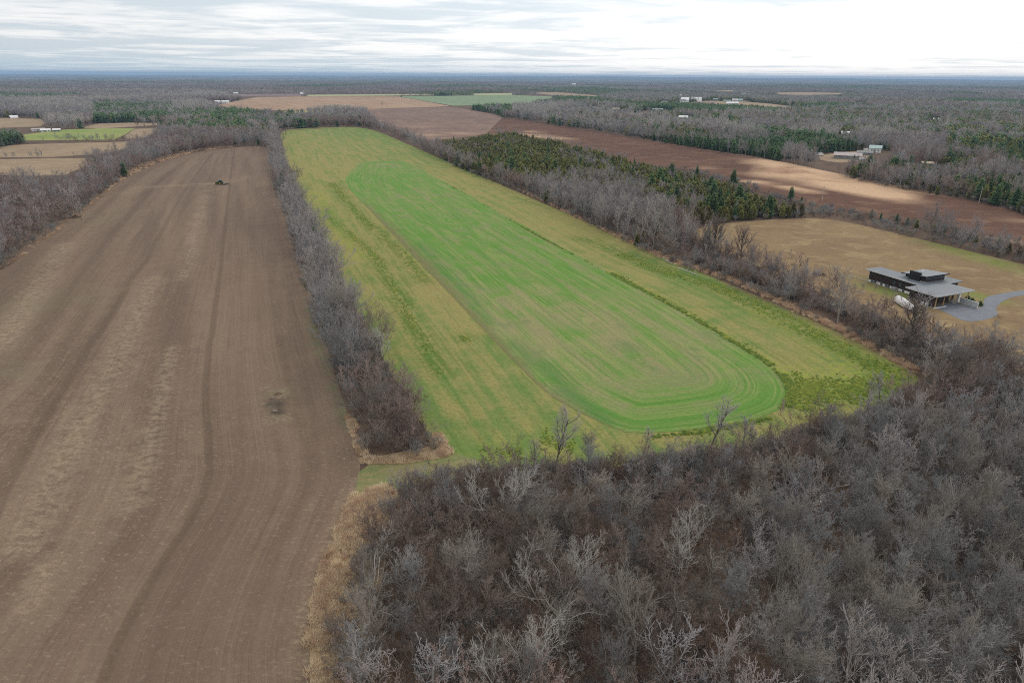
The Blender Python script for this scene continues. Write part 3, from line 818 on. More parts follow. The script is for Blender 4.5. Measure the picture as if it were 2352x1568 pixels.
def conifer_meshes(name, seed, h, rad, n, size, mat_c, mat_t, base=.06, shape=1.0, droop=-.25):
    rn = np.random.RandomState(seed)
    trunk_v, trunk_f = tubes([((0, 0, -.1), (0, 0, h * .55), h * .018, h * .010), ((0, 0, h * .55), (0, 0, h), h * .010, .01)], 6)
    trunk = mesh_np(name + '_trunk', trunk_v, [trunk_f], [mat_t], smooth=True)
    t = 1 - np.sqrt(rn.rand(n)) * (1 - base)
    az = rn.rand(n) * 2 * math.pi
    lump = .72 + .28 * np.sin(az * 3 + seed) * np.cos(t * 9 + seed) + .2 * (rn.rand(n) - .5)
    whorl = .85 + .15 * np.sin(t * h * 5.5)
    prof = np.clip((1 - t) ** shape * np.clip((t - base * .3) * 9, .35, 1), 0, 1)
    R_ = rad * prof * lump * whorl
    rr_ = R_ * np.sqrt(rn.uniform(.25, 1.0, n))
    c = np.stack([np.cos(az) * rr_, np.sin(az) * rr_, t * h], 1)
    out = np.stack([np.cos(az), np.sin(az), np.full(n, droop) + rn.uniform(-.2, .5, n)], 1)
    out /= np.linalg.norm(out, axis=1)[:, None]
    side = np.cross(out, np.array([0, 0, 1.0])) + rn.uniform(-.5, .5, (n, 3))
    side /= np.linalg.norm(side, axis=1)[:, None]
    sz = size * rn.uniform(.6, 1.3, n)[:, None] * (.5 + .5 * prof[:, None] ** .5)
    nrm = np.cross(out, side)
    v0 = c - out * sz * .5
    v1 = c + side * sz * .34 + nrm * sz * .1
    v2 = c + out * sz * .6 + nrm * sz * -.12
    v3 = c - side * sz * .34 + nrm * sz * .1
    V = np.stack([v0, v1, v2, v3], 1).reshape(-1, 3)
    b = (np.arange(n) * 4)[:, None]
    F = np.concatenate([np.concatenate([b, b + 1, b + 2], 1), np.concatenate([b, b + 2, b + 3], 1)])
    crown = mesh_np(name + '_crown', V, [F], [mat_c])
    return trunk, crown

def joined(name, trunk, crown):
    """one prototype mesh with both materials, for the uncountable woods"""
    def rd(me):
        v = np.empty(len(me.vertices) * 3, np.float32); me.vertices.foreach_get('co', v)
        st = np.empty(len(me.polygons), np.int32); me.polygons.foreach_get('loop_total', st)
        ix = np.empty(len(me.loops), np.int32); me.loops.foreach_get('vertex_index', ix)
        return v.reshape(-1, 3), st, ix
    out_v, faces, mi, o = [], {3: [], 4: []}, {3: [], 4: []}, 0
    for k, me in enumerate((trunk, crown)):
        v, st, ix = rd(me)
        out_v.append(v)
        s = np.concatenate([[0], np.cumsum(st)[:-1]])
        for n in (3, 4):
            m = st == n
            if m.any():
                f = ix[s[m][:, None] + np.arange(n)] + o
                faces[n].append(f); mi[n] += [k] * len(f)
        o += len(v)
    Fs = [np.vstack(faces[n]) for n in (3, 4) if faces[n]]
    idx = sum([mi[n] for n in (3, 4) if faces[n]], [])
    me = mesh_np(name, np.vstack(out_v), Fs, [trunk.materials[0], crown.materials[0]], idx)
    return bpy.data.objects.new(name, me)      # never linked to the scene: only instanced

# --- near bare trees: (label words, trunk mesh, crown mesh, height)
NEAR = []
def near(desc, seed, h, mt, mc, **kw):
    lv = grow_tree(seed, h, **kw)
    NEAR.append((desc, *tree_meshes('bare_%d' % len(NEAR), lv, 2, mt, mc), h))
BUSHY = dict(nch=[9, 7, 6, 8], ratio=[.62, .5, .5, .55], trunk=.62, ang=(30, 62), up=.13, leaders=1)
near('grey twiggy bare tree with a rounded crown', 11, 9.0, M_GREY, M_GREY, **BUSHY)
near('grey-brown bare tree with a bushy crown', 12, 8.0, M_GREY, M_BROWN, **{**BUSHY, 'leaders': 2, 'nch': [6, 6, 6, 8]})
near('slate-grey bare tree with a hazy rounded crown', 13, 9.5, M_SLATE, M_SLATE, **BUSHY)
near('brown bare tree with dense fine twigs', 14, 7.5, M_BROWN, M_BROWN, **{**BUSHY, 'leaders': 3, 'nch': [5, 6, 6, 7]})
near('upright grey bare tree with steep branches', 15, 11.0, M_GREY, M_GREY, **{**BUSHY, 'ang': (18, 38), 'up': .22, 'nch': [11, 6, 6, 7]})
near('slate-grey bare tree with several stems', 16, 8.5, M_SLATE, M_SLATE, **{**BUSHY, 'leaders': 4, 'nch': [4, 6, 7, 7]})
near('rusty-brown bare tree with a low tangled crown', 17, 6.5, M_BROWN, M_RUST, **{**BUSHY, 'leaders': 4, 'nch': [4, 6, 7, 7], 'wander': .3})
near('pale-limbed bare tree with a spreading crown', 18, 9.5, M_PALE, M_GREY, **{**BUSHY, 'ang': (26, 52), 'nch': [10, 6, 6, 5], 'r0': .12})
near('whitish bare tree with long silvery limbs', 19, 10.0, M_PALE, M_PALE, **{**BUSHY, 'leaders': 2, 'ang': (22, 48), 'nch': [7, 6, 6, 5], 'wander': .26, 'r0': .13})
near('tall open bare tree with a clear trunk', 20, 13.0, M_TRUNK, M_PALE, nch=[11, 7, 6, 5], ratio=[.42, .5, .5, .6], trunk=.8, ang=(20, 46), up=.16, t0=.38, r0=.16)
near('wide dark bare tree with forking heavy limbs', 21, 12.0, M_TRUNK, M_BROWN, nch=[9, 7, 6, 5], ratio=[.75, .5, .5, .55], trunk=.5, ang=(28, 52), up=.1, t0=.35, r0=.26)

near('rose-grey twiggy tree with a rounded crown', 31, 9.0, M_BROWN, M_ROSE, **{**BUSHY, 'leaders': 3, 'nch': [6, 6, 6, 8]})
near('tall poplar with pale trunk', 32, 18.0, M_PALE, M_PALE, nch=[14, 6, 6, 5], ratio=[.30, .5, .5, .6], trunk=.9, ang=(18, 40), up=.2, t0=.3, r0=.26, tw=.018)
def low(desc_mat, seed, h, nch, tw, n2=None, **kw):
    mt, mc = desc_mat
    lv = grow_tree(seed, h, nch=nch, ratio=[.6, .5, .55, .5][:len(nch)], tw=tw, **{**dict(trunk=.62, ang=(28, 60), up=.13), **kw})
    return tree_meshes('low_%d' % seed, lv, 1, mt, mc)
MID = []     # stand for 150-700 m
for k, (mt, mc, h, kw) in enumerate([(M_GREY, M_GREY_HAZY, 9, {}), (M_SLATE, M_SLATE_HAZY, 9.5, {}), (M_BROWN, M_ROSE, 8, {'leaders': 2}), (M_GREY, M_GREY_HAZY, 11, {'ang': (18, 38), 'up': .22}), (M_PALE, M_GREY_HAZY, 11, {'ang': (14, 34), 'up': .25, 'trunk': .8}), (M_BROWN, M_RUST, 6, {'leaders': 3})]):
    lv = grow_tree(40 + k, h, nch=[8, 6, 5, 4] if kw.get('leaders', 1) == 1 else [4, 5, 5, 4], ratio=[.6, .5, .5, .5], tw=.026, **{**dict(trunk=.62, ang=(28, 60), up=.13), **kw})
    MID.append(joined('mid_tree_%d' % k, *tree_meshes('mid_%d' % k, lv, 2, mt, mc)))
FARB = []    # beyond 700 m
for k, (mt, mc, h, kw) in enumerate([(M_GREY, M_GREY_HAZY, 9, {}), (M_SLATE, M_SLATE_HAZY, 9.5, {}), (M_BROWN, M_ROSE, 8.5, {'leaders': 2}), (M_PALE, M_PALE, 11, {'ang': (14, 34), 'up': .25, 'trunk': .85}), (M_BROWN, M_RUST, 6, {'leaders': 3})]):
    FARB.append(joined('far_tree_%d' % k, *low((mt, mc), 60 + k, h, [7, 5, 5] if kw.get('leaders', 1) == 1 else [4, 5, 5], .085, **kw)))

EVG = []     # individual evergreens
def evg(desc, name, *a, **k):
    EVG.append((desc, name, *conifer_meshes('evergreen_%d' % len(EVG), *a, **k), a[1]))
evg('dark green pine with a full conical crown', 'pine_tree', 1, 9.5, 3.2, 3200, .75, M_PINE, M_TRUNK, shape=.45)
evg('narrow dark spruce with a pointed top', 'spruce_tree', 2, 8.5, 2.4, 2400, .6, M_PINE, M_TRUNK, shape=.6)
evg('olive-green cedar with a rounded cone shape', 'cedar_tree', 3, 6.5, 2.4, 2200, .55, M_CEDAR, M_TRUNK, shape=.5, droop=.5)
evg('bronze-tinted cedar with a loose upright crown', 'cedar_tree', 4, 6.0, 2.1, 1800, .5, M_BRONZE, M_TRUNK, shape=.5, droop=.6)
EM = [joined('mid_evergreen_%d' % k, *conifer_meshes('em%d' % k, *a, **kw)) for k, (a, kw) in enumerate([
    ((11, 8.5, 2.9, 800, 1.0, M_PINE, M_TRUNK), dict(shape=.5)), ((12, 9, 2.2, 700, .85, M_PINE, M_TRUNK), dict(shape=.7)),
    ((13, 6.5, 2.5, 650, .85, M_CEDAR, M_TRUNK), dict(shape=.5, droop=.5)), ((14, 6, 2.2, 550, .8, M_BRONZE, M_TRUNK), dict(shape=.5, droop=.6))])]
EF = [joined('far_evergreen_%d' % k, *conifer_meshes('ef%d' % k, *a, **kw)) for k, (a, kw) in enumerate([
    ((21, 9, 3.2, 170, 1.8, M_PINE, M_TRUNK), dict(shape=.5)), ((22, 7, 2.8, 130, 1.6, M_CEDAR, M_TRUNK), dict(shape=.5, droop=.5)), ((23, 11, 2.3, 140, 1.6, M_LARCH, M_TRUNK), {})])]
SHR = []     # bare bushes
for k, (m1, h) in enumerate([(M_GREY, 3.2), (M_SLATE, 3.6), (M_BROWN, 2.6)]):
    lv = grow_tree(80 + k, h, nch=[4, 5, 5], ratio=[.6, .55, .55], trunk=.8, ang=(22, 50), up=.15, leaders=9, tw=.016, r0=.05)
    SHR.append(tree_meshes('bush_%d' % k, lv, 1, m1, m1))
SHR_J = [joined('mid_bush_%d' % k, *s) for k, s in enumerate(SHR)]

# clumps of woodland for beyond 2.4 km: many crowns of the low trees in one mesh
def clump(name, seed, kinds, n=14, size=26):
    rn = random.Random(seed)
    V, F3, F4, m3, m4, mats, o = [], [], [], [], [], [], 0
    for i in range(n):
        k = rn.choices(range(len(kinds)), [q[1] for q in kinds])[0]
        mat = kinds[k][0]
        if mat not in mats: mats.append(mat)
        mi = mats.index(mat)
        x, y, h = rn.uniform(-size / 2, size / 2), rn.uniform(-size / 2, size / 2), rn.uniform(7, 12)
        con = mat in (M_PINE, M_CEDAR)
        for j in range(26 if not con else 20):
            t = rn.random()
            a = rn.uniform(0, 6.28)
            if con:
                r = (1 - t) * 2.8 * rn.uniform(.5, 1)
                c = Vector((x + math.cos(a) * r, y + math.sin(a) * r, .5 + t * h))
                d = Vector((math.cos(a), math.sin(a), -.3)) * 1.2
                s = Vector((-math.sin(a), math.cos(a), rn.uniform(-.4, .4))) * 1.0
            else:
                r = 3.2 * math.sqrt(rn.random()) * math.sin(.35 + t * 2.5)
                c = Vector((x + math.cos(a) * r, y + math.sin(a) * r, 1.5 + t * (h - 1.5)))
                d = Vector((math.cos(a) * .5, math.sin(a) * .5, 1)) * 1.4
                s = Vector((-math.sin(a), math.cos(a), 0)) * .34
            vs = [c - d * .5 - s * .6, c - d * .5 + s * .6, c + d * .8]
            V += [tuple(v) for v in vs]
            F3.append((o, o + 1, o + 2)); m3.append(mi); o += 3
    me = mesh_np(name, np.array(V), [np.array(F3)], mats, m3)
    return bpy.data.objects.new(name, me)
CL = [clump('wood_clump_0', 1, [(M_GREY_HAZY, 5), (M_SLATE_HAZY, 3), (M_BROWN, 2)]), clump('wood_clump_1', 2, [(M_ROSE, 5), (M_BROWN, 2), (M_GREY_HAZY, 3)]),
      clump('wood_clump_2', 3, [(M_PINE, 6), (M_CEDAR, 2), (M_GREY, 1)]), clump('wood_clump_3', 4, [(M_PALE, 4), (M_GREY_HAZY, 3)]), clump('wood_clump_4', 5, [(M_SLATE_HAZY, 4), (M_PINE, 2), (M_GREY_HAZY, 3)])]

def scatter(name, pts, idx, rot, scl, protos, label=None, cat=None, kind='stuff'):
    """one object whose geometry nodes put a prototype on each point"""
    me = bpy.data.meshes.new(name)
    me.vertices.add(len(pts))
    me.vertices.foreach_set('co', np.asarray(pts, np.float32).ravel())
    me.update()
    a = me.attributes.new('pick', 'INT', 'POINT'); a.data.foreach_set('value', np.asarray(idx, np.int32))
    attr(me, 'turn', rot); attr(me, 'size', scl)
    o = link(name, me)
    ng = bpy.data.node_groups.new(name + '_scatter', 'GeometryNodeTree')
    ng.interface.new_socket('Geometry', in_out='INPUT', socket_type='NodeSocketGeometry')
    ng.interface.new_socket('Geometry', in_out='OUTPUT', socket_type='NodeSocketGeometry')
    g = NT(ng)
    gi, gout = g.add('NodeGroupInput'), g.add('NodeGroupOutput')
    na_ = lambda n, t: g.add('GeometryNodeInputNamedAttribute', {'Name': n}, data_type=t).outputs[0]
    pk, tn, sz = na_('pick', 'INT'), na_('turn', 'FLOAT'), na_('size', 'FLOAT')
    rv = g.add('ShaderNodeCombineXYZ', {2: tn}).outputs[0]
    jn = g.add('GeometryNodeJoinGeometry')
    for k, p in enumerate(protos):
        oi = g.add('GeometryNodeObjectInfo', {'Object': p, 'As Instance': True}, transform_space='ORIGINAL')
        cmp_ = g.add('FunctionNodeCompare', data_type='INT', operation='EQUAL')
        g.l.new(pk, cmp_.inputs[2]); cmp_.inputs[3].default_value = k
        ip = g.add('GeometryNodeInstanceOnPoints', {'Points': gi.outputs[0], 'Selection': cmp_.outputs[0], 'Instance': oi.outputs['Geometry'], 'Rotation': rv, 'Scale': sz})
        g.l.new(ip.outputs[0], jn.inputs[0])
    g.l.new(jn.outputs[0], gout.inputs[0])
    md = o.modifiers.new('scatter', 'NODES')
    md.node_group = ng
    tag(o, label, cat, None, kind)
    return o

# ------------------------------------------------------------------ where woodland stands
rs = np.random.RandomState(7)
FIELD_KEYS = [k for k in POLYS if k not in ('green',)]
FIELD_SHIFT = {}
def free_of_fields(q, margin):
    ok = np.ones(len(q), bool)
    for k in FIELD_KEYS:
        p = POLYS[k]
        ok &= ~inside(q, p)
        if margin > 0:
            near_ = ok & (q[:, 0] > p[:, 0].min() - 9) & (q[:, 0] < p[:, 0].max() + 9) & (q[:, 1] > p[:, 1].min() - 9) & (q[:, 1] < p[:, 1].max() + 9)
            if near_.any():
                i = np.where(near_)[0]
                ok[i[dist_line(q[i], p, True) < (margin if k not in ('verge', 'tip') else margin * .12)]] = False
    return ok
SEEN = [k for k in FIELD_KEYS if k not in ('plough', 'cover', 'lane', 'meadow', 'verge', 'tip')]
def open_view(q, h):
    """keep the belts before the far fields and farms low enough to see over"""
    ok = np.ones(len(q), bool)
    for hh in (h * .5, h):
        qq = q * (H / (H - hh))
        for k in SEEN:
            ok &= ~inside(qq, POLYS[k])
    dq_ = np.hypot(q[:, 0], q[:, 1])
    for x, y, r_ in CLEAR:
        db = math.hypot(x, y)
        lat = np.abs(q[:, 0] * y - q[:, 1] * x) / db
        ok &= ~((lat < r_ * .8) & (dq_ < db + r_ * .5) & (dq_ > db * (1 - h * .8 / H)))
    return ok
def jgrid(r0, r1, s, half=R(46)):
    n = int(r1 / s) + 2
    xs, ys = np.meshgrid(np.arange(-n, n), np.arange(-2, n))
    q = np.stack([xs.ravel() * s, ys.ravel() * s], 1).astype(float)
    q += rs.uniform(-.48, .48, q.shape) * s
    d = np.hypot(q[:, 0], q[:, 1])
    az_ = np.abs(np.arctan2(q[:, 0], q[:, 1]))
    lim = half + .25 * (d < 200)
    return q[(d >= r0) & (d < r1) & (az_ < lim)]

# what grows where: outlines on the picture with the share of (evergreen, olive, pale)
ZONES = [([(1000, 335), (1176, 315), (1330, 350), (1500, 385), (1650, 405), (1900, 470), (1860, 505), (1600, 515), (1400, 470), (1200, 430), (1050, 385)], (.06, 1.0, .02)),
         ([(1176, 430), (1330, 400), (1560, 440), (1600, 520), (1560, 600), (1350, 530)], (.0, .04, .08)),
         ([(1500, 385), (1650, 400), (1840, 455), (1880, 490), (1830, 508), (1600, 525), (1480, 480)], (.09, .72, .06)),
         ([(1560, 395), (1690, 400), (1700, 440), (1560, 440)], (.12, .30, .12)),
         ([(1683, 305), (1800, 305), (1800, 372), (1683, 350)], (.92, .0, .0)),
         ([(1400, 265), (1700, 270), (1700, 345), (1500, 320)], (.14, .55, .05)),
         ([(1800, 345), (2352, 420), (2900, 560), (2900, 640), (2352, 495), (1900, 390)], (.22, .42, .04)),
         ([(1764, 255), (2352, 250), (2900, 280), (2900, 400), (2352, 330), (1900, 310)], (.16, .46, .05)),
         ([(2180, 300), (2352, 300), (2900, 350), (2900, 600), (2352, 480), (2150, 400)], (.18, .66, .03)),
         ([(1176, 240), (1400, 250), (1650, 300), (1480, 318), (1250, 284)], (.12, .14, .14)),
         ([(215, 240), (400, 248), (400, 290), (215, 285)], (.72, .05, .03)),
         ([(460, 270), (620, 270), (620, 330), (460, 320)], (.45, .30, .02)),
         ([(5, 275), (60, 275), (62, 315), (5, 315)], (.9, .0, .0)),
         ([(-100, 380), (50, 385), (60, 440), (-100, 470)], (.6, .1, .0)),
         ([(588, 255), (700, 265), (700, 300), (588, 300)], (.3, .05, .0)),
         ([(1176, 250), (1300, 250), (1250, 275), (1176, 268)], (.05, .03, .5)),
         ([(1580, 285), (1620, 285), (1760, 320), (1700, 330), (1600, 310)], (.1, .1, .5)),
         ([(0, 450), (200, 400), (280, 420), (100, 540), (0, 600)], (.0, .0, .0)),
         ([(280, 300), (600, 318), (600, 345), (440, 350), (300, 400), (0, 640), (-300, 700), (-300, 420), (100, 400)], (.01, .0, .0))]
ZW = [(PL(z), s) for z, s in ZONES]
def kinds(q):
    """0 bare grey, 1 bare brown, 2 pale aspen, 3 dark evergreen, 4 olive cedar"""
    x, y = q[:, 0], q[:, 1]
    d = np.hypot(x, y)
    ev = .02 + .75 * np.clip((fbm(x / 240 + 5, y / 240, 3) - .54) * 9, 0, 1)
    ol = .01 + .5 * np.clip((fbm(x / 200, y / 260 + 9, 23) - .58) * 9, 0, 1)
    pa = .02 + .75 * np.clip((fbm(x / 150 + 40, y / 110, 43) - .58) * 9, 0, 1)
    fr_ = d > 1300
    ev[fr_] = .03 + .85 * np.clip((fbm(x[fr_] / 330, y[fr_] / 620, 103) - .53) * 14, 0, 1)
    ol[fr_] = .02 + .6 * np.clip((fbm(x[fr_] / 420, y[fr_] / 700, 223) - .51) * 12, 0, 1) * (x[fr_] > 0)
    pa[fr_] = .02 + .5 * np.clip((fbm(x[fr_] / 400, y[fr_] / 500, 143) - .56) * 14, 0, 1)
    nearm = np.clip((d - 250) / 250, 0, 1)
    ev, ol, pa = ev * nearm, ol * nearm, pa * nearm
    for zp, (a, b, c) in ZW:
        m = inside(q, zp)
        nz = np.clip((fbm(x[m] / 28, y[m] / 45, 61) - .5) * 3.2 + .95, .12, 1.7)
        ev[m], ol[m], pa[m] = a * nz, b * nz, c * nz
    r = rs.rand(len(q))
    k = np.zeros(len(q), int)
    k[r < ev + ol + pa] = 2
    k[r < ev + ol] = 4
    k[r < ev] = 3
    br = np.where(d > 1200, fbm(x / 500, y / 300, 77) > .5, fbm(x / 70, y / 70, 77) > .52)
    k[(k == 0) & br & (rs.rand(len(q)) < .75)] = 1
    return k

# hand-placed things keep a clearing round them
CLEAR = []   # (x, y, r)
def clearing(X, Y, r):
    CLEAR.append((*P(X, Y), r * 1.25))
for a in [(541, 216, 14), (510, 236, 40), (26, 272, 22), (90, 303, 36), (124, 303, 20), (692, 217, 14), (1564, 236, 20), (1573, 238, 24), (1600, 236, 40), (1640, 230, 12), (1673, 233, 24), (1690, 231, 24), (1702, 232, 24), (1684, 243, 40),
          (1527, 238, 22), (1511, 256, 30), (1415, 257, 22), (1366, 250, 18), (1570, 275, 16), (1466, 264, 18), (1318, 196, 30), (1430, 199, 30), (1710, 219, 24), (1955, 370, 24), (1990, 355, 18), (2014, 350, 14), (1946, 312, 12), (2134, 384, 12), (2153, 276, 12), (1885, 360, 6), (1975, 240, 14)]:
    clearing(*a)

def clear_ok(q):
    ok = np.ones(len(q), bool)
    for x, y, r in CLEAR:
        ok &= (q[:, 0] - x) ** 2 + ((q[:, 1] - y)) ** 2 > r * r
    return ok
LITTLE = W('hedge_gap', [(0, 0)] * 3, 0) if False else None

q1 = jgrid(40, 330, 3.7); q1 = q1[free_of_fields(q1, 2.2) & clear_ok(q1)]
q1 = q1[(q1[:, 1] > 103) | (dist_line(q1, POLYS['plough'], True) > 3.4)]
q2 = jgrid(330, 800, 4.4); q2 = q2[free_of_fields(q2, 2.4) & clear_ok(q2) & open_view(q2, 8)]
q3 = jgrid(800, 2400, 6.4); q3 = q3[free_of_fields(q3, 3) & clear_ok(q3) & open_view(q3, 8.5)]
q4 = jgrid(2400, 7600, 23); q4 = q4[free_of_fields(q4, 10) & clear_ok(q4) & open_view(q4, 10)]
print('trees', len(q1), len(q2), len(q3), len(q4))
def along(px, wd, n, bias=0.0):
    """n random points within wd metres of a traced line"""
    L = PL(px)
    seg = np.hypot(*(L[1:] - L[:-1]).T)
    k = rs.choice(len(seg), n, p=seg / seg.sum())
    t = rs.rand(n)[:, None]
    p = L[k] * (1 - t) + L[k + 1] * t
    nn = (L[k + 1] - L[k])[:, ::-1] * np.array([1, -1]) / seg[k][:, None]
    return p + nn * ((rs.randn(n) * .5 + bias) * wd)[:, None]
def hedge(px, wd, step):
    L = PL(px)
    n = int(np.hypot(*(L[1:] - L[:-1]).T).sum() / step)
    return along(px, wd, n)
HL = [hedge([(886, 300), (932, 321), (1006, 358), (1094, 398)], 3.5, 1.8), hedge([(840, 289), (886, 300)], 3, 2.5),
      hedge([(1128, 296), (1180, 306), (1260, 322), (1340, 344), (1440, 368)], 5, 2.6),
      hedge([(0, 364.5), (100, 363), (222, 362), (260, 352)], 5, 3.4), hedge([(0, 344), (35, 331), (150, 327.5), (250, 326), (320, 322)], 6, 4.0), hedge([(60, 325), (160, 323), (260, 323)], 4, 6.0),
      hedge([(225, 297.5), (300, 293.5), (384, 290)], 6, 5.5)]
HS = [.95, .7, .45, .6, .75, .7, .45]
QH = np.vstack(HL)
okh = free_of_fields(QH, .6)
QH, SH = QH[okh], np.concatenate([np.full(len(a), b_) for a, b_ in zip(HL, HS)])[okh]
q2n = len(q1) + len(q2)
qc = jgrid(250, 1250, 3.6)
cz = inside(qc, ZW[0][0]) | inside(qc, PL([(1500, 392), (1650, 408), (1840, 460), (1870, 492), (1830, 506), (1620, 520), (1480, 480)]))
cz |= inside(qc, PL([(1880, 390), (2000, 412), (2240, 452), (2352, 480), (2800, 590), (2800, 420), (2352, 330), (2170, 320), (2150, 400)])) & (fbm(qc[:, 0] / 40, qc[:, 1] / 60, 71) > .47)
cz |= inside(qc, PL([(1400, 290), (1560, 300), (1680, 320), (1680, 345), (1480, 318)])) & (fbm(qc[:, 0] / 40, qc[:, 1] / 60, 72) > .45)
qc = qc[cz & (rs.rand(len(qc)) < .8)]
qc = qc[free_of_fields(qc, 2.0) & clear_ok(qc) & open_view(qc, 6.5)]
Q = np.vstack([q1, q2, QH, qc])
K = kinds(Q)
K[q2n:][K[q2n:] > 2] = 0
K[q2n + len(QH):] = 4
d_ = np.hypot(*Q.T)
SZ = rs.uniform(.72, 1.18, len(Q)) * (.78 + .5 * fbm(Q[:, 0] / 26, Q[:, 1] / 26, 91))
SZ *= np.where(d_ > 150, 1.25, 1.0)
stripm = inside(Q, np.array(PL(PL_RIGHT[3:11]).tolist() + PL(LEFT_EDGE_B[4:]).tolist()[::-1]))
SZ[stripm] = np.maximum(SZ[stripm], 1.0) * rs.uniform(.85, 1.15, stripm.sum())
zg = inside(Q, ZW[0][0]) & (K <= 2)
SZ[zg] *= .62
SZ[K == 4] *= .8
SZ[K == 3] *= .85
# hedges between fields stay lower than the woods
HEDGES = [([(1595, 606), (1700, 640), (1850, 700), (2000, 752), (2150, 810)], 5, .42), ([(1880, 488), (2000, 505), (2200, 550), (2352, 590), (2700, 670)], 8, .34), ([(1440, 545), (1520, 575), (1620, 602), (1700, 628)], 4.5, .35), ([(880, 1155), (960, 1125), (1080, 1108)], 5, .5), ([(870, 285), (960, 335), (1050, 378)], 7, .75), ([(1150, 300), (1300, 338), (1450, 368)], 6, .5)]
for px, wd, s in HEDGES:
    m = dist_line(Q, PL(px)) < wd
    SZ[m] *= s + .25 * rs.rand(m.sum())
SZ[q2n:q2n + len(QH)] = SH * rs.uniform(.6, 1.35, len(SH)) * 1.05
SZ[q2n + len(QH):] *= .92
PR = proj(Q)
infr = (PR[:, 0] > -25) & (PR[:, 0] < 2377) & (PR[:, 1] < 1640)
bare = (K <= 2)
score = np.where(infr, SZ / PR[:, 2], 0)
# individuals: the largest in the picture
ib = np.where(bare)[0]; ib = ib[np.argsort(-score[ib])][:292]
ie = np.where(~bare)[0]; ie = ie[np.argsort(-score[ie])][:280]
single = np.zeros(len(Q), bool); single[ib] = True; single[ie] = True

def place(name, root_mesh, loc, rz, s, label, cat, group):
    """a tree: an Empty at its base with trunk and crown under it"""
    e = empty(name, loc, rz, s)
    tag(e, label, cat, group)
    for part, me in zip(('trunk', 'crown'), root_mesh):
        o = bpy.data.objects.new(part, me)
        col.objects.link(o)
        o.parent = e
    return e
def where_words(X, Y, x, y):
    if x < -150 and y > 150: return 'in the wood edge left of the ploughed field'
    if Y > 1040 and X > 700:
        if dist_line(np.array([[x, y]]), PL([(850, 1140), (790, 1230), (745, 1330), (720, 1480), (740, 1650)]))[0] < 9: return 'at the wood edge beside the ploughed field'
        if dist_line(np.array([[x, y]]), PL([(1100, 1095), (1500, 1070), (1850, 1010), (2080, 905)]))[0] < 8: return 'at the wood edge facing the green field'
        if Y > 1440: return 'at the bottom of the leafless wood'
        return 'in the upper half of the leafless wood' if Y < 1240 else 'in the middle of the leafless wood'
    if X < 1060: return 'in the hedgerow between the two main fields'
    if X > 1560 and Y > 560 and dist_line(np.array([[x, y]]), PL([(1560, 590), (2200, 850)]))[0] < 14: return 'in the hedge beside the house meadow'
    if X > 1900 and Y > 800: return 'in the leafless wood below the house meadow'
    if Y > 540: return 'in the leafless wood at the picture edge'
    return 'in the mixed wood beyond the green field'
brown_i, grey_i, pale_i = [3, 1, 6], [0, 2, 4, 5, 0, 2], [7, 8]
for i in ib:
    X, Y, dep = PR[i]
    k = K[i]
    r = rs.rand()
    pi = brown_i[rs.randint(3)] if k == 1 else grey_i[rs.randint(6)]
    if r < .06: pi = pale_i[rs.randint(2)]
    desc, tr, cr, h = NEAR[pi]
    ww = where_words(X, Y, *Q[i])
    place('bare_tree', (tr, cr), (Q[i, 0], Q[i, 1], 0), rs.uniform(0, 6.28), SZ[i], (desc if len((desc + ' ' + ww).replace('-', ' ').split()) < 17 else desc.split(' with')[0]) + ' ' + ww, 'tree', desc.split(' with')[0] + 's ' + ww)
def where_ev(X, Y, x, y):
    if X > 1880 and 480 < Y: return 'in the low hedge between meadow and reddish field'
    if X > 1700 and Y < 480: return 'in the wood beyond the reddish sedge field'
    if X < 1000: return 'in the wood behind the ploughed field'
    return 'in the mixed wood beyond the green field'
for i in ie:
    X, Y, dep = PR[i]
    pi = rs.randint(2) if K[i] == 3 else 2 + (rs.rand() < .4)
    desc, nm, tr, cr, h = EVG[pi]
    ww = where_ev(X, Y, *Q[i])
    place(nm, (tr, cr), (Q[i, 0], Q[i, 1], 0), rs.uniform(0, 6.28), SZ[i] * 1.05, (desc if len((desc + ' ' + ww).replace('-', ' ').split()) < 17 else desc.split(' with')[0]) + ' ' + ww, 'tree', desc.split(' with')[0] + 's ' + ww)
rest = ~single
pick = np.zeros(len(Q), int)
pick[K == 0] = rs.choice([0, 1, 3, 1], (K == 0).sum())
pick[K == 1] = rs.choice([2, 5, 2], (K == 1).sum())
pick[K == 2] = 4
ev_pick = np.where(K == 3, rs.choice([0, 1], len(Q)), rs.choice([2, 2, 3], len(Q)))
mb, me_ = rest & bare, rest & ~bare
z3 = lambda q: np.column_stack([q, np.zeros(len(q))])
scatter('bare_woodland', z3(Q[mb]), pick[mb], rs.uniform(0, 6.28, mb.sum()), SZ[mb], MID, 'grey leafless woodland and hedgerows filling the land between the fields', 'woodland')
scatter('evergreen_woodland', z3(Q[me_]), ev_pick[me_], rs.uniform(0, 6.28, me_.sum()), SZ[me_] * 1.05, EM, 'dark green and olive evergreen woodland beyond the green field', 'woodland')
K3 = kinds(q3)
fp = np.array([0, 2, 3, 0, 0])[K3]
fp[(K3 == 0) & (rs.rand(len(q3)) < .5)] = 1
fp[(K3 == 1) & (rs.rand(len(q3)) < .3)] = 4
b3 = K3 <= 2
s3 = 1.1 * rs.uniform(.75, 1.2, len(q3)) * (.85 + .4 * fbm(q3[:, 0] / 60, q3[:, 1] / 60, 91)) * 1.15
scatter('distant_bare_woodland', z3(q3[b3]), fp[b3], rs.uniform(0, 6.28, b3.sum()), s3[b3], FARB, 'distant grey leafless forest around the far fields', 'forest')
ep = np.where(K3 == 3, 0, 1)
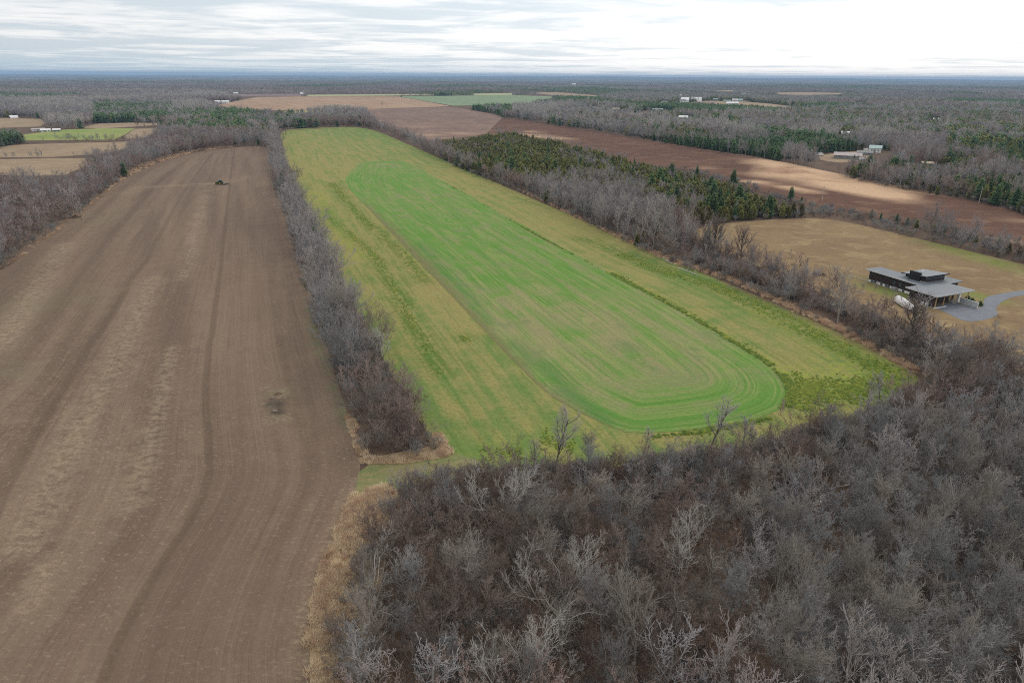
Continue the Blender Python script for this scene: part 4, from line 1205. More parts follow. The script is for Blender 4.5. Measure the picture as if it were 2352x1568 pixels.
scatter('distant_evergreen_woodland', z3(q3[~b3]), ep[~b3], rs.uniform(0, 6.28, (~b3).sum()), s3[~b3], EF, 'distant dark evergreen stands among the grey forest', 'forest')
K4 = kinds(q4)
p4 = np.array([0, 1, 3, 2, 4])[K4]
scatter('far_forest', z3(q4), p4, rs.uniform(0, 6.28, len(q4)), rs.uniform(.85, 1.2, len(q4)), CL, 'hazy blue-grey forest stretching to the horizon', 'forest')

# undergrowth in the near woods and along the hedges
qs = np.vstack([jgrid(45, 190, 2.1), jgrid(190, 520, 3.0)])
qs = np.vstack([qs, along([(1060, 1100), (1300, 1090), (1500, 1074), (1700, 1052), (1850, 1012), (2000, 968), (2090, 910)], 2.2, 260), along([(1595, 600), (1700, 632), (1850, 692), (2000, 745), (2150, 805), (2300, 860)], 2.2, 500)])
qs = qs[free_of_fields(qs, .7)]
qs = qs[rs.rand(len(qs)) < np.where(np.hypot(*qs.T) < 190, .85, .6)]
scatter('undergrowth', z3(qs), rs.choice([0, 1, 2, 0], len(qs)), rs.uniform(0, 6.28, len(qs)), rs.uniform(.5, 1.25, len(qs)), SHR_J, 'brown and grey leafless undergrowth beneath the trees', 'undergrowth')

# ================================================================== TALL CROP AND DRY GRASS (uncountable plants, real stems)
def tuft(name, seed, n, h, r, w_, mat, lean=.35):
    rn = random.Random(seed)
    segs = []
    for i in range(n):
        a, q = rn.uniform(0, 6.28), r * math.sqrt(rn.random())
        x, y = math.cos(a) * q, math.sin(a) * q
        hh = h * rn.uniform(.55, 1.1)
        b = rn.uniform(0, 6.28)
        l = hh * lean * rn.random()
        segs.append(((x, y, 0), (x + math.cos(b) * l, y + math.sin(b) * l, hh), w_, 0))
    V, F = spikes(segs)
    return bpy.data.objects.new(name, mesh_np(name, V, [F], [mat]))
M_MUST = mat_bark('mustard_leaves', srgb(152, 172, 76), srgb(184, 186, 92), .4)
M_MUSTD = mat_bark('mustard_stems', srgb(122, 148, 70), srgb(140, 160, 78), .4)
M_STRAW = mat_bark('dry_grass_blades', srgb(236, 212, 176), srgb(220, 192, 154), .35)
M_REED = mat_bark('rusty_reed_blades', srgb(206, 170, 136), srgb(186, 152, 124), .35)
TUF = [tuft('plant_a', 1, 60, .8, .55, .05, M_MUST, .5), tuft('plant_b', 2, 60, .7, .55, .05, M_MUSTD, .5)]
DRY = [tuft('blade_a', 3, 60, .75, .6, .03, M_STRAW, .8), tuft('blade_b', 4, 60, 1.0, .6, .03, M_REED, .6)]
mq = np.vstack([
    along([(963, 391), (1038, 430), (1176, 509), (1326, 591), (1526, 696), (1626, 754), (1764, 839), (1799, 870), (1812, 898), (1808, 918), (1796, 938)], .55, 6000, .5),
    along([(1401, 628), (1526, 700), (1626, 757), (1764, 842)], 3.0, 1500),
    along([(763, 419), (793, 459), (825, 497), (863, 529), (880, 545), (925, 580), (954, 618), (978, 649)], 2.6, 1500),
    along([(775, 510), (815, 545), (864, 592), (897, 649), (921, 693), (960, 760), (990, 820), (1015, 860)], 2.2, 900),
    along([(1426, 583), (1526, 624), (1626, 651), (1764, 712), (1914, 789), (2014, 839), (2080, 871)], 4.2, 3600),
    along([(1820, 880), (1850, 905), (1900, 900), (1990, 890), (2060, 880)], 5.5, 3400),
    along([(1800, 860), (1880, 890), (1830, 940)], 4, 1500),
    along([(1500, 1008), (1630, 990), (1770, 962)], 1.0, 200), along([(1060, 778), (1075, 776)], 2.0, 60), along([(1240, 1010), (1320, 1020)], 3.5, 260), along([(1100, 1040), (1200, 1040)], 2.5, 160)])
mq = mq[inside(mq, POLYS['cover']) & ~inside(mq, POLYS['green'])]
clump_ok = fbm(mq[:, 0] / 2.2, mq[:, 1] / 7, 5) + .16 * rs.randn(len(mq)) > .46
edge_ = dist_line(mq, POLYS['green'], True) < 1.6
mq = mq[clump_ok | edge_]
edge_ = dist_line(mq, POLYS['green'], True) < 1.6
scatter('mustard_plants', np.column_stack([mq, np.full(len(mq), .05)]), np.where(rs.rand(len(mq)) < np.where(edge_, .25, .6), 0, 1), rs.uniform(0, 6.28, len(mq)), rs.uniform(.5, 1.15, len(mq)) * np.where(edge_, .75, np.where(dist_line(mq, PL([(1820, 880), (1900, 900), (2060, 880)])) < 13, .50, .38)), TUF, 'yellow-green mustard plants standing in rows and clumps round the green field', 'crop')
dq = np.vstack([
    along([(842, 1120), (806, 1185), (775, 1240), (745, 1320), (728, 1400), (722, 1480), (738, 1568), (760, 1700)], 2.6, 2600),
    along([(845, 1130), (880, 1160), (870, 1200), (830, 1230)], 3.0, 700),
    along([(830, 1060), (900, 1062), (1000, 1046), (1024, 1046), (1000, 1000)], 1.3, 330),
    along([(800, 955), (825, 1045)], .8, 120),
    along([(1391, 528), (1534, 596), (1676, 642), (1764, 681), (1929, 756), (2120, 860)], 1.6, 1500),
    along([(1000, 355), (1176, 428), (1391, 530)], 1.2, 700),
    along([(40, 600), (160, 515), (262, 432)], 2.2, 500), along([(262, 430), (320, 385), (440, 347), (530, 337)], 7, 1600), along([(645, 296), (700, 293), (765, 290), (850, 288)], 3.0, 500)])
dq = dq[(fbm(dq[:, 0] / 2.3, dq[:, 1] / 2.3, 55) + .1 * rs.randn(len(dq))) > .42]
dq = dq[~inside(dq, POLYS['plough']) & ~inside(dq, POLYS['green']) & ~inside(dq, POLYS['lane'])]
reed = np.where(dq[:, 1] > 125, .7, .25)
scatter('dry_grass', z3(dq), (rs.rand(len(dq)) < reed).astype(int), rs.uniform(0, 6.28, len(dq)), rs.uniform(.6, 1.25, len(dq)), DRY, 'tan and rusty dry grass fringing the woods and hedgerows', 'dry grass')

# ================================================================== HAND-PLACED TREES
def hand(X, Y, pi, h, label, name='bare_tree', rz=None):
    x, y = P(X, Y)
    desc, tr, cr, h0 = NEAR[pi]
    return place(name, (tr, cr), (x, y, 0), rs.uniform(0, 6.28) if rz is None else rz, h / h0, label, 'tree', None)
hand(1270, 1092, 9, 13.5, 'tall open bare tree, left of the two standing in front of the green field')
hand(1632, 1050, 9, 13.5, 'tall bare tree with pale twin stems, right of the two before the green field')
hand(1478, 1040, 9, 5.5, 'thin small bare tree midway between the two tall ones at the green field edge')
hand(1225, 1085, 9, 6.5, 'thin bare sapling just beside the tall tree in front of the green field')
hand(1355, 1072, 0, 8.0, 'low rounded grey bush-like tree between the two tall trees')
hand(1730, 1040, 9, 7.0, 'slender bare tree to the right of the twin-stemmed tall tree')
hand(2085, 805, 10, 15, 'wide dark forked bare tree in front of the white covered boat')
hand(2205, 850, 9, 8.5, 'bare tree with spreading thin limbs below the asphalt drive')
hand(2165, 835, 9, 7.0, 'slim bare tree between the wide forked tree and the drive')
hand(1700, 604, 10, 15.0, 'dark bare tree with heavy forked limbs, last of the tall row before the meadow')
hand(1637, 588, 10, 18, 'dark forked bare tree in the tall row at the meadow corner')
for k, (X, Y, h) in enumerate([(1498, 560, 21), (1520, 562, 18), (1545, 566, 20), (1470, 548, 18), (1580, 572, 16), (1440, 540, 16), (1600, 578, 12)]):
    hand(X, Y, 12, h, ['tallest pale-trunked poplar at the field hedge beyond the green field', 'bare poplar next to the tallest pale-trunked one', 'bare poplar third along the tall row toward the meadow', 'bare poplar at the wood side of the tall row', 'bare poplar with thin limbs near the meadow corner', 'bare poplar at the start of the tall row by the mixed wood', 'short bare poplar beside the dark forked trees'][k], 'poplar_tree')
hand(2020, 930, 9, 8, 'open pale bare tree at the mustard corner of the green field')
hand(1995, 925, 0, 5.5, 'small hazy bare tree at the mustard corner')
hand(1900, 985, 1, 7.5, 'rounded grey-brown tree at the wood edge below the mustard corner')
hand(2120, 900, 4, 9.0, 'upright bare tree where the wood meets the hedgerow')
hand(2250, 905, 4, 10.0, 'dense upright bare tree near the end of the house hedgerow')
hand(892, 1005, 11, 10, 'bushy rose-brown tree closing the near end of the hedgerow')
hand(940, 1020, 11, 10.5, 'broad brown twiggy tree at the near end of the hedgerow')
hand(948, 965, 11, 11.0, 'reddish twiggy tree behind the hedgerow end')
hand(860, 950, 6, 5.5, 'low rusty tangle in the hedgerow beside the tilled field')
hand(900, 1045, 6, 4.0, 'low rusty thicket at the tip of the hedgerow')
hand(960, 1040, 3, 4.5, 'dark brown thicket at the tip of the hedgerow beside the grass lane')
hand(830, 905, 6, 5.5, 'brown thicket partway along the hedgerow')
hand(805, 850, 2, 14.5, 'large rounded slate-grey tree in the hedgerow, the fullest of its row')
hand(855, 865, 0, 12.0, 'grey tree behind the large rounded one in the hedgerow')
hand(880, 870, 9, 12.0, 'open bare tree leaning over the green field from the hedgerow')
hand(765, 740, 8, 12.5, 'silvery bare tree with pale stems in the hedgerow')
hand(740, 660, 2, 13, 'slate-grey tree with an upright crown in the hedgerow')
hand(800, 740, 9, 13.0, 'thin open tree on the field side of the hedgerow')
hand(1170, 1640, 8, 12.5, 'large whitish tree with long bare limbs at the bottom edge')
hand(1085, 1360, 8, 8.5, 'whitish broken tree standing in the gap of the brown thicket')
hand(1270, 1600, 8, 7.5, 'small silvery tree beside the large whitish one')
hand(1410, 1500, 7, 8.5, 'pale-limbed tree with a broad ragged crown near the bottom centre')
hand(1545, 1480, 7, 8.5, 'tan-tinted spreading tree right of the ragged pale crown')
hand(1625, 1380, 7, 9.0, 'fan-shaped silvery tree in the middle of the wood')
hand(1700, 1560, 8, 8.0, 'silvery forked tree at the lower centre right')
hand(2265, 1490, 8, 9.5, 'pale spreading tree low at the corner of the wood')
hand(2090, 1290, 8, 7.0, 'small pale fan-shaped tree glowing in the dark wood')
hand(2065, 1180, 7, 8.0, 'pale conical bare tree in the upper wood')
hand(2160, 1230, 7, 9.5, 'broad pale tree in the upper wood below the hedgerow end')
hand(985, 1215, 8, 7.5, 'slanting whitish tree near the grass lane')
hand(1800, 1230, 7, 7.5, 'dim pale tree above the centre of the wood')
hand(1660, 1160, 7, 6.5, 'small pale tree beneath the twin-stemmed tall tree')
hand(877, 248, 9, 14, 'lone bare tree between two far tilled fields')
hand(68, 500, 9, 13, 'tall gnarled bare tree rising above the left wood')
hand(188, 505, 9, 9, 'pale slim tree at the left edge of the ploughed field')
for X, Y, h, k, lab in [(1683, 428, 10.5, 0, 'large dark pine standing alone at the red field edge'), (1600, 406, 8, 1, 'dark spruce behind the red field edge beside a pine clump'), (1247, 397, 9, 0, 'dark pine rising from the middle of the young cedar wood'), (1328, 402, 8, 1, 'second dark spruce in the young cedar wood'), (1428, 452, 9, 0, 'dark leaning pine above the grey tree crowns'),
                        (1452, 470, 5, 1, 'short dark spruce next to the leaning pine'), (1815, 462, 8, 0, 'dark pine at the tip of the mixed wood by the sedge field'), (1839, 472, 5, 1, 'short dark spruce beside the tip pine'), (598, 318, 10, 0, 'dark pine at the head of the long hedgerow'), (585, 322, 8, 1, 'dark spruce beside the pine heading the hedgerow'), (2020, 345, 8, 1, 'dark spruce behind the green-roofed farmhouse'), (1960, 375, 7, 1, 'dark spruce in front of the farm sheds')]:
    x, y = P(X, Y)
    desc, nm, tr, cr, h0 = EVG[k]
    place(nm, (tr, cr), (x, y, 0), rs.uniform(0, 6.28), h / h0, lab, 'tree', None)
for k, (X, Y) in enumerate([(2000, 500), (2022, 506), (2058, 514), (2082, 520), (2104, 525), (2145, 534), (2165, 538), (2190, 544), (2214, 551), (2226, 553), (2240, 558), (2262, 566), (2290, 574), (2315, 582), (2340, 588)]):
    x, y = P(X, Y)
    desc, nm, tr, cr, h0 = EVG[2 if k > 3 else 1]
    place('hedge_cedar', (tr, cr), (x, y, 0), rs.uniform(0, 6.28), rs.uniform(3.6, 5.0) / h0, 'dark green cedar in the spaced row behind the house meadow', 'tree', 'cedars spaced along the hedge behind the meadow')
lt, lc = conifer_meshes('larch', 9, 13, 2.8, 900, .9, M_LARCH, M_TRUNK, base=.2)
for X, Y, lab in [(1693, 274, 'orange larch, the taller of the pair above the grey wood'), (1719, 276, 'orange larch, the shorter of the pair above the grey wood'), (1283, 250, 'orange-brown larch near the far green field')]:
    x, y = P(X, Y)
    place('larch_tree', (lt, lc), (x, y, 0), 0, 1.0 if X > 1700 else 1.15, lab, 'tree', None)
    CLEAR.append((x, y, 6))

# ================================================================== BUILDINGS, MACHINES AND SMALL THINGS
def mat_plain(name, c, rough=.7, var=.12, scale=1.5, spec=.3, metal=0.0, stretch=(1, 1, 1), bump=.2):
    m, g = material(name)
    co = g.add('ShaderNodeTexCoord').outputs['Object']
    n = g.noise(g.vmul(co, stretch), scale, 5, .65)
    cc = g.mix(g.rng(n, .3, .7), tuple(k * (1 - var) for k in c), tuple(min(1, k * (1 + var)) for k in c))
    finish(g, cc, rough, n, bump, .05, spec, metal)
    return m
B_DARK = mat_plain('dark_board_cladding', srgb(66, 52, 46), .8, .35, 3, stretch=(3, 3, .3))
B_ROOF = mat_plain('grey_roof_sheet', srgb(118, 123, 127), .6, .10, .5, .35, stretch=(.4, 3, 1))
B_TRIM = mat_plain('pale_metal_trim', srgb(190, 192, 190), .5, .08)
B_WHITE = mat_plain('weathered_white_paint', srgb(240, 238, 232), .7, .08)
B_GLASS = mat_plain('dark_window_glass', srgb(70, 84, 92), .12, .2, .6, .6, bump=0)
B_WOOD = mat_plain('tan_timber', srgb(186, 158, 112), .8, .2, 3)
B_ASPH = mat_plain('asphalt', srgb(126, 128, 132), .9, .14, .35, .2, stretch=(1, 3, 1))
B_CONC = mat_plain('grey_concrete', srgb(164, 160, 152), .9, .12, 1.2)
B_TARP = mat_plain('white_shrink_wrap', srgb(236, 232, 228), .45, .08, 2.5, .5, bump=.5)
B_BLACK = mat_plain('black_rubber', srgb(38, 38, 38), .8, .2)
B_GREENP = mat_plain('green_machine_paint', srgb(48, 92, 46), .4, .1, spec=.5)
B_YEL = mat_plain('yellow_machine_paint', srgb(196, 172, 50), .4, .1, spec=.5)
B_STEEL = mat_plain('dull_steel', srgb(120, 116, 108), .6, .2, metal=.3)
B_GREENR = mat_plain('green_metal_roof', srgb(156, 182, 174), .5, .1, .3, .35)
B_PINKR = mat_plain('pinkish_shingle_roof', srgb(178, 164, 158), .7, .12, .4)
B_TANR = mat_plain('tan_shingle_roof', srgb(176, 160, 132), .7, .12, .4)
B_GREYW = mat_plain('grey_siding', srgb(140, 138, 134), .8, .1)
B_STONE = mat_plain('grey_stone', srgb(140, 128, 112), .9, .25, 2, bump=.6)
B_LOG = mat_plain('bleached_wood', srgb(190, 180, 166), .9, .15, 3, bump=.5)
B_BARKL = mat_plain('log_bark', srgb(120, 96, 76), .9, .25, 3, bump=.6)

# drive: a thin sheet laid on the meadow
drive = smooth_poly(PL([(2147, 707), (2170, 717), (2184, 724), (2200, 732), (2220, 738), (2238, 738), (2262, 735), (2292, 725), (2291, 718), (2287, 710), (2292, 700), (2306, 690), (2327, 682), (2360, 677), (2430, 672), (2560, 668), (2560, 660), (2430, 662), (2352, 667), (2318, 671), (2285, 677), (2266, 682), (2258, 690), (2260, 699), (2246, 710), (2206, 698), (2190, 694), (2150, 702)]), 2)
mb_ = MB(); mb_.slab([tuple(p) for p in drive], 0, .06)
o = mb_.build('driveway', B_ASPH); tag(o, kind='structure')

HA = (114.7, 214.9)
HR = math.atan2(-.926, .377)
house = empty('flat_roofed_house', (HA[0], HA[1], 0), HR)
tag(house, 'low dark-clad house with overlapping flat grey roofs at the end of the asphalt drive', 'house')
b = MB(); b.box(-.2, 18.6, 2.0, 7.2, .85, 3.72); b.box(9.8, 19.4, 7.2, 16.8, 0, 3.72); w1 = b.build('wall', B_DARK, house)
b = MB()
for k in range(62):
    b.box(-.15 + k * .3, -.11 + k * .3, 1.975, 2.0, .86, 3.70)
b.build('cladding_batten', B_BLACK, w1)
b = MB(); b.box(-.22, 18.4, 2.06, 7.1, 0, .85); fnd = b.build('foundation', B_WHITE, house)
for u0, u1 in ((.7, 3.0), (4.4, 5.4), (6.2, 8.1), (12.5, 13.3)):
    b = MB(); b.box(u0, u1, 2.0, 2.10, .10, .83); wn = b.build('window', B_TRIM, house)
    n = max(1, int((u1 - u0) / .9 + .3))
    b = MB()
    for k in range(n):
        s = (u1 - u0) / n
        b.box(u0 + k * s + .06, u0 + (k + 1) * s - .06, 1.985, 2.02, .16, .77)
    b.build('pane', B_GLASS, wn)
for u0, u1 in ((9.0, 9.8), (11.2, 12.0), (13.4, 14.0)):
    b = MB(); b.box(u0, u1, 1.93, 2.0, 1.5, 2.9); wn = b.build('window', B_BLACK, house)
    b = MB(); b.box(u0 + .07, u1 - .07, 1.91, 1.95, 1.58, 2.82); b.build('pane', B_GLASS, wn)
b = MB(); b.slab([(-1.1, 1.3), (18.3, 1.3), (18.3, 11.45), (20.5, 11.45), (20.2, 17.6), (9.0, 17.6), (9.0, 7.9), (-1.3, 7.9)], 3.76, 4.00); rf = b.build('roof', B_ROOF, house)
b = MB(); b.box(-1.16, 18.3, 1.24, 1.3, 3.70, 4.05); b.box(-1.36, -1.3, 1.3, 7.9, 3.70, 4.05); b.box(-1.3, 9.0, 7.9, 7.96, 3.70, 4.05); b.box(9.0, 20.2, 17.6, 17.66, 3.7, 4.05); b.build('fascia', B_TRIM, rf)
b = MB()
for k in range(9):
    b.box(-1.2, 18.2, 1.9 + k * .7, 1.93 + k * .7, 4.0, 4.03)
for k in range(14):
    b.box(9.1, 20.2, 8.2 + k * .7, 8.23 + k * .7, 4.0, 4.03)
b.build('roof_seam', B_ROOF, rf)
b = MB(); b.box(-1.16, 18.3, 1.12, 1.24, 3.78, 3.9); b.tube((-.1, 1.9, .2), (-.1, 1.9, 3.75), .05); b.build('gutter', B_TRIM, rf)
b = MB(); b.slab([(9.9, 5.6), (16.7, 5.6), (16.7, 14.0), (9.9, 14.0)], 3.99, [5.02, 5.72, 5.72, 5.02]); cw = b.build('clerestory', B_DARK, house)
b = MB()
for k in range(7):
    b.box(16.69, 16.77, 5.9 + k * 1.15, 6.85 + k * 1.15, 4.75, 5.45)
b.build('window_band', B_GLASS, cw)
b = MB(); b.box(8.9, 17.6, 5.2, 5.3, 4.0, 4.12); b.build('flashing', B_TRIM, cw)
b = MB(); b.slab([(9.1, 4.7), (17.6, 4.7), (17.4, 14.9), (8.7, 14.9)], [5.02, 5.82, 5.82, 5.02], [5.2, 6.0, 6.0, 5.2]); r2 = b.build('upper_roof', B_ROOF, house)
b = MB(); b.slab([(9.0, 4.62), (17.62, 4.62), (17.62, 4.7), (9.0, 4.7)], [4.92, 5.7, 5.7, 4.92], [5.2, 6.02, 6.02, 5.2]); b.slab([(17.6, 4.7), (17.68, 4.7), (17.48, 14.9), (17.4, 14.9)], 5.68, 6.02); b.build('eave_board', B_BLACK, r2)
b = MB(); b.box(11.9, 15.3, 4.5, 5.4, 4.0, 6.55); ch = b.build('chimney', B_BLACK, house)
b = MB(); b.tube((14.2, 7.1, 5.6), (14.2, 7.1, 6.7), .2); b.tube((14.2, 7.1, 6.7), (14.2, 7.1, 6.95), .32, .2); b.build('roof_vent', B_WHITE, house)
b = MB(); b.tube((13.2, 3.0, 4.0), (13.2, 3.0, 4.9), .06); b.build('vent_pipe', B_BLACK, house)
b = MB(); b.box(18.6, 24.6, -2.6, 8.6, 0, 3.68); b.box(24.6, 27.1, -2.6, -2.42, 0, 3.66); gw = b.build('garage_wall', B_DARK, house)
b = MB(); b.box(24.58, 24.68, .2, 5.6, .1, 2.6); gd = b.build('garage_door', B_BLACK, house)
b = MB()
for k in range(4):
    b.box(24.66, 24.72, .3, 5.5, .2 + k * .6, .7 + k * .6)
b.build('door_panel', B_DARK, gd)
b = MB(); b.box(24.58, 24.70, 6.6, 7.6, .5, 2.6); b.build('front_door', B_WOOD, house)
b = MB(); b.slab([(18.302, -4.4), (28.6, -4.4), (28.0, 12.0), (20.5, 11.44), (18.302, 11.44)], 3.74, 3.975); cr_ = b.build('carport_roof', B_ROOF, house)
b = MB()
for k in range(22):
    b.box(18.4, 28.1, -4.2 + k * .7, -4.17 + k * .7, 3.975, 4.0)
b.build('roof_seam', B_ROOF, cr_)
b = MB(); b.slab([(28.6, -4.4), (28.68, -4.4), (28.08, 12.0), (28.0, 12.0)], 3.66, 4.01); b.slab([(18.3, -4.48), (28.68, -4.48), (28.68, -4.4), (18.3, -4.4)], 3.66, 4.01); b.build('fascia', B_TRIM, cr_)
for u_, v_ in ((27.4, -2.6), (27.4, .6), (27.0, 11.2)):
    b = MB(); b.box(u_ - .1, u_ + .1, v_ - .1, v_ + .1, 0, 3.74); b.build('post', B_WOOD, house)
b = MB(); b.box(25.6, 26.3, 8.5, 9.3, 0, 3.74); b.build('pillar', B_WHITE, house)
b = MB(); b.box(26.9, 32.4, 8.3, 8.52, 0, 1.7); sw = b.build('privacy_wall', B_WHITE, house)
b = MB()
for k in range(7):
    b.box(26.9, 32.4, 8.26, 8.3, .1 + k * .23, .28 + k * .23)
b.box(26.85, 32.45, 8.22, 8.6, 1.7, 1.78)
b.build('slat_board', B_TRIM, sw)
b = MB(); b.box(24.7, 26.0, 6.2, 8.2, 0, .5); b.box(26.0, 26.5, 6.2, 8.2, 0, .25); b.build('step', B_CONC, house)
b = MB(); b.box(27.7, 28.0, -3.6, 1.6, 0, .22); b.build('kerb', B_WHITE, house)
b = MB(); b.box(9.5, 11.2, .7, 1.6, 0, 1.1); b.tube((9.9, .65, .6), (9.9, .57, .6), .36, n=12); b.tube((10.8, .65, .6), (10.8, .57, .6), .36, n=12); t_ = b.build('heat_pump', B_CONC, house)
def hl(u_, v_, z=0):
    c, s = math.cos(HR), math.sin(HR)
    return (HA[0] + u_ * c - v_ * s, HA[1] + u_ * s + v_ * c, z)
b = MB()
# path kerb running out from the house corner
b.box(-8.5, -.3, 1.9, 2.1, 0, .22)
o = b.build('garden_edging', B_LOG, None, hl(0, 0)); o.rotation_euler.z = HR
tag(o, 'thin pale timber edging running from the far corner of the dark house', 'edging')

# covered boat
x0, y0 = P(2058, 692); x1, y1 = P(2098, 718)
L_ = math.hypot(x1 - x0, y1 - y0)
bt = empty('covered_boat', ((x0 + x1) / 2, (y0 + y1) / 2, 0), math.atan2(y1 - y0, x1 - x0))
tag(bt, 'long boat wrapped in white cover beside the dark house, behind the wide forked tree', 'boat')
secs = [(-.5, .62, 1.35, .45), (-.47, .95, 2.0, .4), (-.2, 1.12, 2.25, .4), (.1, 1.1, 2.15, .4), (.35, .9, 1.95, .45), (.5, .35, 1.55, .8)]
Vb, Fb = [], []
prof = [(-1, 0), (-1, .45), (-.72, .75), (-.3, .95), (0, 1), (.3, .95), (.72, .75), (1, .45), (1, 0)]
for t, hw, ht, zb in secs:
    for px_, pz in prof:
        Vb.append((t * L_, px_ * hw, zb + pz * (ht - zb)))
m_ = len(prof)
for i in range(len(secs) - 1):
    for j in range(m_):
        Fb.append((i * m_ + j, (i + 1) * m_ + j, (i + 1) * m_ + (j + 1) % m_, i * m_ + (j + 1) % m_))
Fb += [tuple(range(m_))[::-1], tuple((len(secs) - 1) * m_ + j for j in range(m_))]
b = MB(); b.poly(Vb, [f[::-1] for f in Fb]); b.build('cover', B_TARP, bt)
b = MB()
for s in (-.7, .7):
    b.box(-.42 * L_, .5 * L_, s - .06, s + .06, .3, .42)
b.box(.5 * L_, .62 * L_, -.06, .06, .3, .42)
b.build('trailer_frame', B_STEEL, bt)
for s in (-.85, .85):
    for tx in (-.12, .02):
        b = MB(); b.tube((tx * L_, s - .1, .33), (tx * L_, s + .1, .33), .33, n=14); b.build('wheel', B_BLACK, bt)
# wrapped bales beside it
for k, (X, Y) in enumerate([(2118, 700), (2128, 702)]):
    x, y = P(X, Y)
    b = MB(); b.tube((0, 0, 0), (0, 0, .75), .48, .52, 14); b.tube((0, 0, .75), (0, 0, 1.0), .52, .3, 14)
    o = b.build('wrapped_barrel', B_TARP, None, (x, y, 0))
    tag(o, ['white wrapped barrel standing by the pointed end of the covered boat', 'second white wrapped barrel, the one nearer the carport post'][k], 'barrel')
def heap(name, X, Y, n, r, h, mat, label, cat, seed=1, thick=.04, ln=1.2):
    x, y = P(X, Y)
    rn = random.Random(seed)
    b = MB()
    for i in range(n):
        a, q = rn.uniform(0, 6.28), r * math.sqrt(rn.random())
        c = Vector((math.cos(a) * q, math.sin(a) * q, h * (1 - (q / r) ** 2) * rn.random()))
        d = Vector((rn.gauss(0, 1), rn.gauss(0, 1), rn.gauss(0, .35))).normalized() * ln * rn.uniform(.4, 1)
        b.tube(c - d * .5, c + d * .5, thick * rn.uniform(.5, 1.5), n=5)
    o = b.build(name, mat, None, (x, y, 0))
    return tag(o, label, cat)
heap('brush_pile', 1881, 631, 90, 2.0, 1.2, B_BARKL, 'heap of brown brushwood lying on the house meadow', 'brush pile', 2, .06, 1.8)
heap('branch_heap', 1975, 671, 50, 1.3, .7, B_LOG, 'small heap of pale branches on the grass before the dark house', 'brush pile', 3, .04, 1.2)
heap('brush_pile', 172, 500, 60, 2.2, 1.3, B_BARKL, 'low brown brush heap at the left margin of the ploughed field', 'brush pile', 4, .08, 2.2)
heap('brush_pile', 640, 905, 40, .8, .35, B_BARKL, 'little stick heap beside the wet hollow in the ploughed field', 'brush pile', 5, .025, .7)
def stone(X, Y, r, label, seed):
    x, y = P(X, Y)
    rn = random.Random(seed)
    V, F = [], []
    for i in range(7):
        for j in range(10):
            th, ph = math.pi * i / 6, 2 * math.pi * j / 10
            k = r * rn.uniform(.82, 1.1)
            V.append((k * math.sin(th) * math.cos(ph) * 1.2, k * math.sin(th) * math.sin(ph), k * math.cos(th) * .7 + r * .4))
    F = [(i * 10 + j, (i + 1) * 10 + j, (i + 1) * 10 + (j + 1) % 10, i * 10 + (j + 1) % 10) for i in range(6) for j in range(10)]
    b = MB(); b.poly(V, F)
    tag(b.build('boulder', B_STONE, None, (x, y, 0)), label, 'boulder')
stone(1918, 640, .55, 'dark boulder alone on the meadow near the brush heap', 1)
stone(632, 945, .45, 'grey stone in the bare hollow of the ploughed field', 2)
stone(626, 915, .35, 'small stone at the weedy end of the hollow in the ploughed field', 3)
def log(X0, Y0, X1, Y1, r, label, mat=None, seed=0):
    a, c = Vector((*P(X0, Y0), r)), Vector((*P(X1, Y1), r))
    rn = random.Random(seed)
    b = MB()
    p = Vector((0, 0, r)); d = (c - a)
    for k in range(5):
        q = Vector((0, 0, r)) + d * ((k + 1) / 5) + Vector((rn.gauss(0, r), rn.gauss(0, r), 0))
        b.tube(p, q, r * (1 - .13 * k), r * (1 - .13 * (k + 1)), 8)
        if k in (1, 2, 3):
            b.tube(q, q + Vector((rn.uniform(-1, 1), rn.uniform(-1, 1), rn.uniform(.3, 1))) * 1.4, r * .35, r * .1, 5)
        p = q
    tag(b.build('fallen_log', mat or B_LOG, None, (a.x, a.y, 0)), label, 'log')
log(1527, 599, 1548, 608, .22, 'bleached fallen trunk in the rusty verge below the poplars', seed=1)
log(1556, 616, 1607, 634, .20, 'long bleached fallen trunk lying along the verge below the poplars', seed=2)
log(-6, 622, 34, 601, .35, 'thick pale log at the left picture edge of the ploughed field', B_BARKL, 3)
log(890, 1185, 945, 1182, .13, 'pale log lying across the tan grass by the lane', B_BARKL, 4)

# low evergreen shrubs by the privacy wall, bare saplings on the lawn
def shrub(X, Y, h, r, label, seed, g_=None):
    x, y = P(X, Y)
    tr, cr = conifer_meshes('shrub_%d' % seed, seed, h, r, 420, .35, M_PINE, M_TRUNK, base=.02, shape=.45, droop=.4)
    e = place('evergreen_shrub', (tr, cr), (x, y, 0), 0, 1, label, 'shrub', g_)
shrub(2250, 702, 1.6, 1.3, 'round dark shrub at the outer end of the pale privacy wall', 31)
shrub(2232, 693, 1.3, 1.2, 'middle dark shrub behind the pale privacy wall', 32)
shrub(2222, 687, 1.2, 1.0, 'small dark shrub behind the inner end of the privacy wall', 33)
for k, (X, Y, h) in enumerate([(2055, 690, 2.6), (1982, 674, 4.2), (2352 * .853, 672, 4.0), (1942, 668, 3.0)]):
    hand(X, Y, 9, h, ['bare sapling right beside the white covered boat', 'thin bare sapling left of the dark house above the branch heap', 'thin bare sapling in front of the house foundation', 'small bare sapling on the open lawn'][k], 'sapling')
hand(2290, 735, 6, 1.6, 'low leafless brown shrub at the outer bend of the drive', 'bare_shrub')

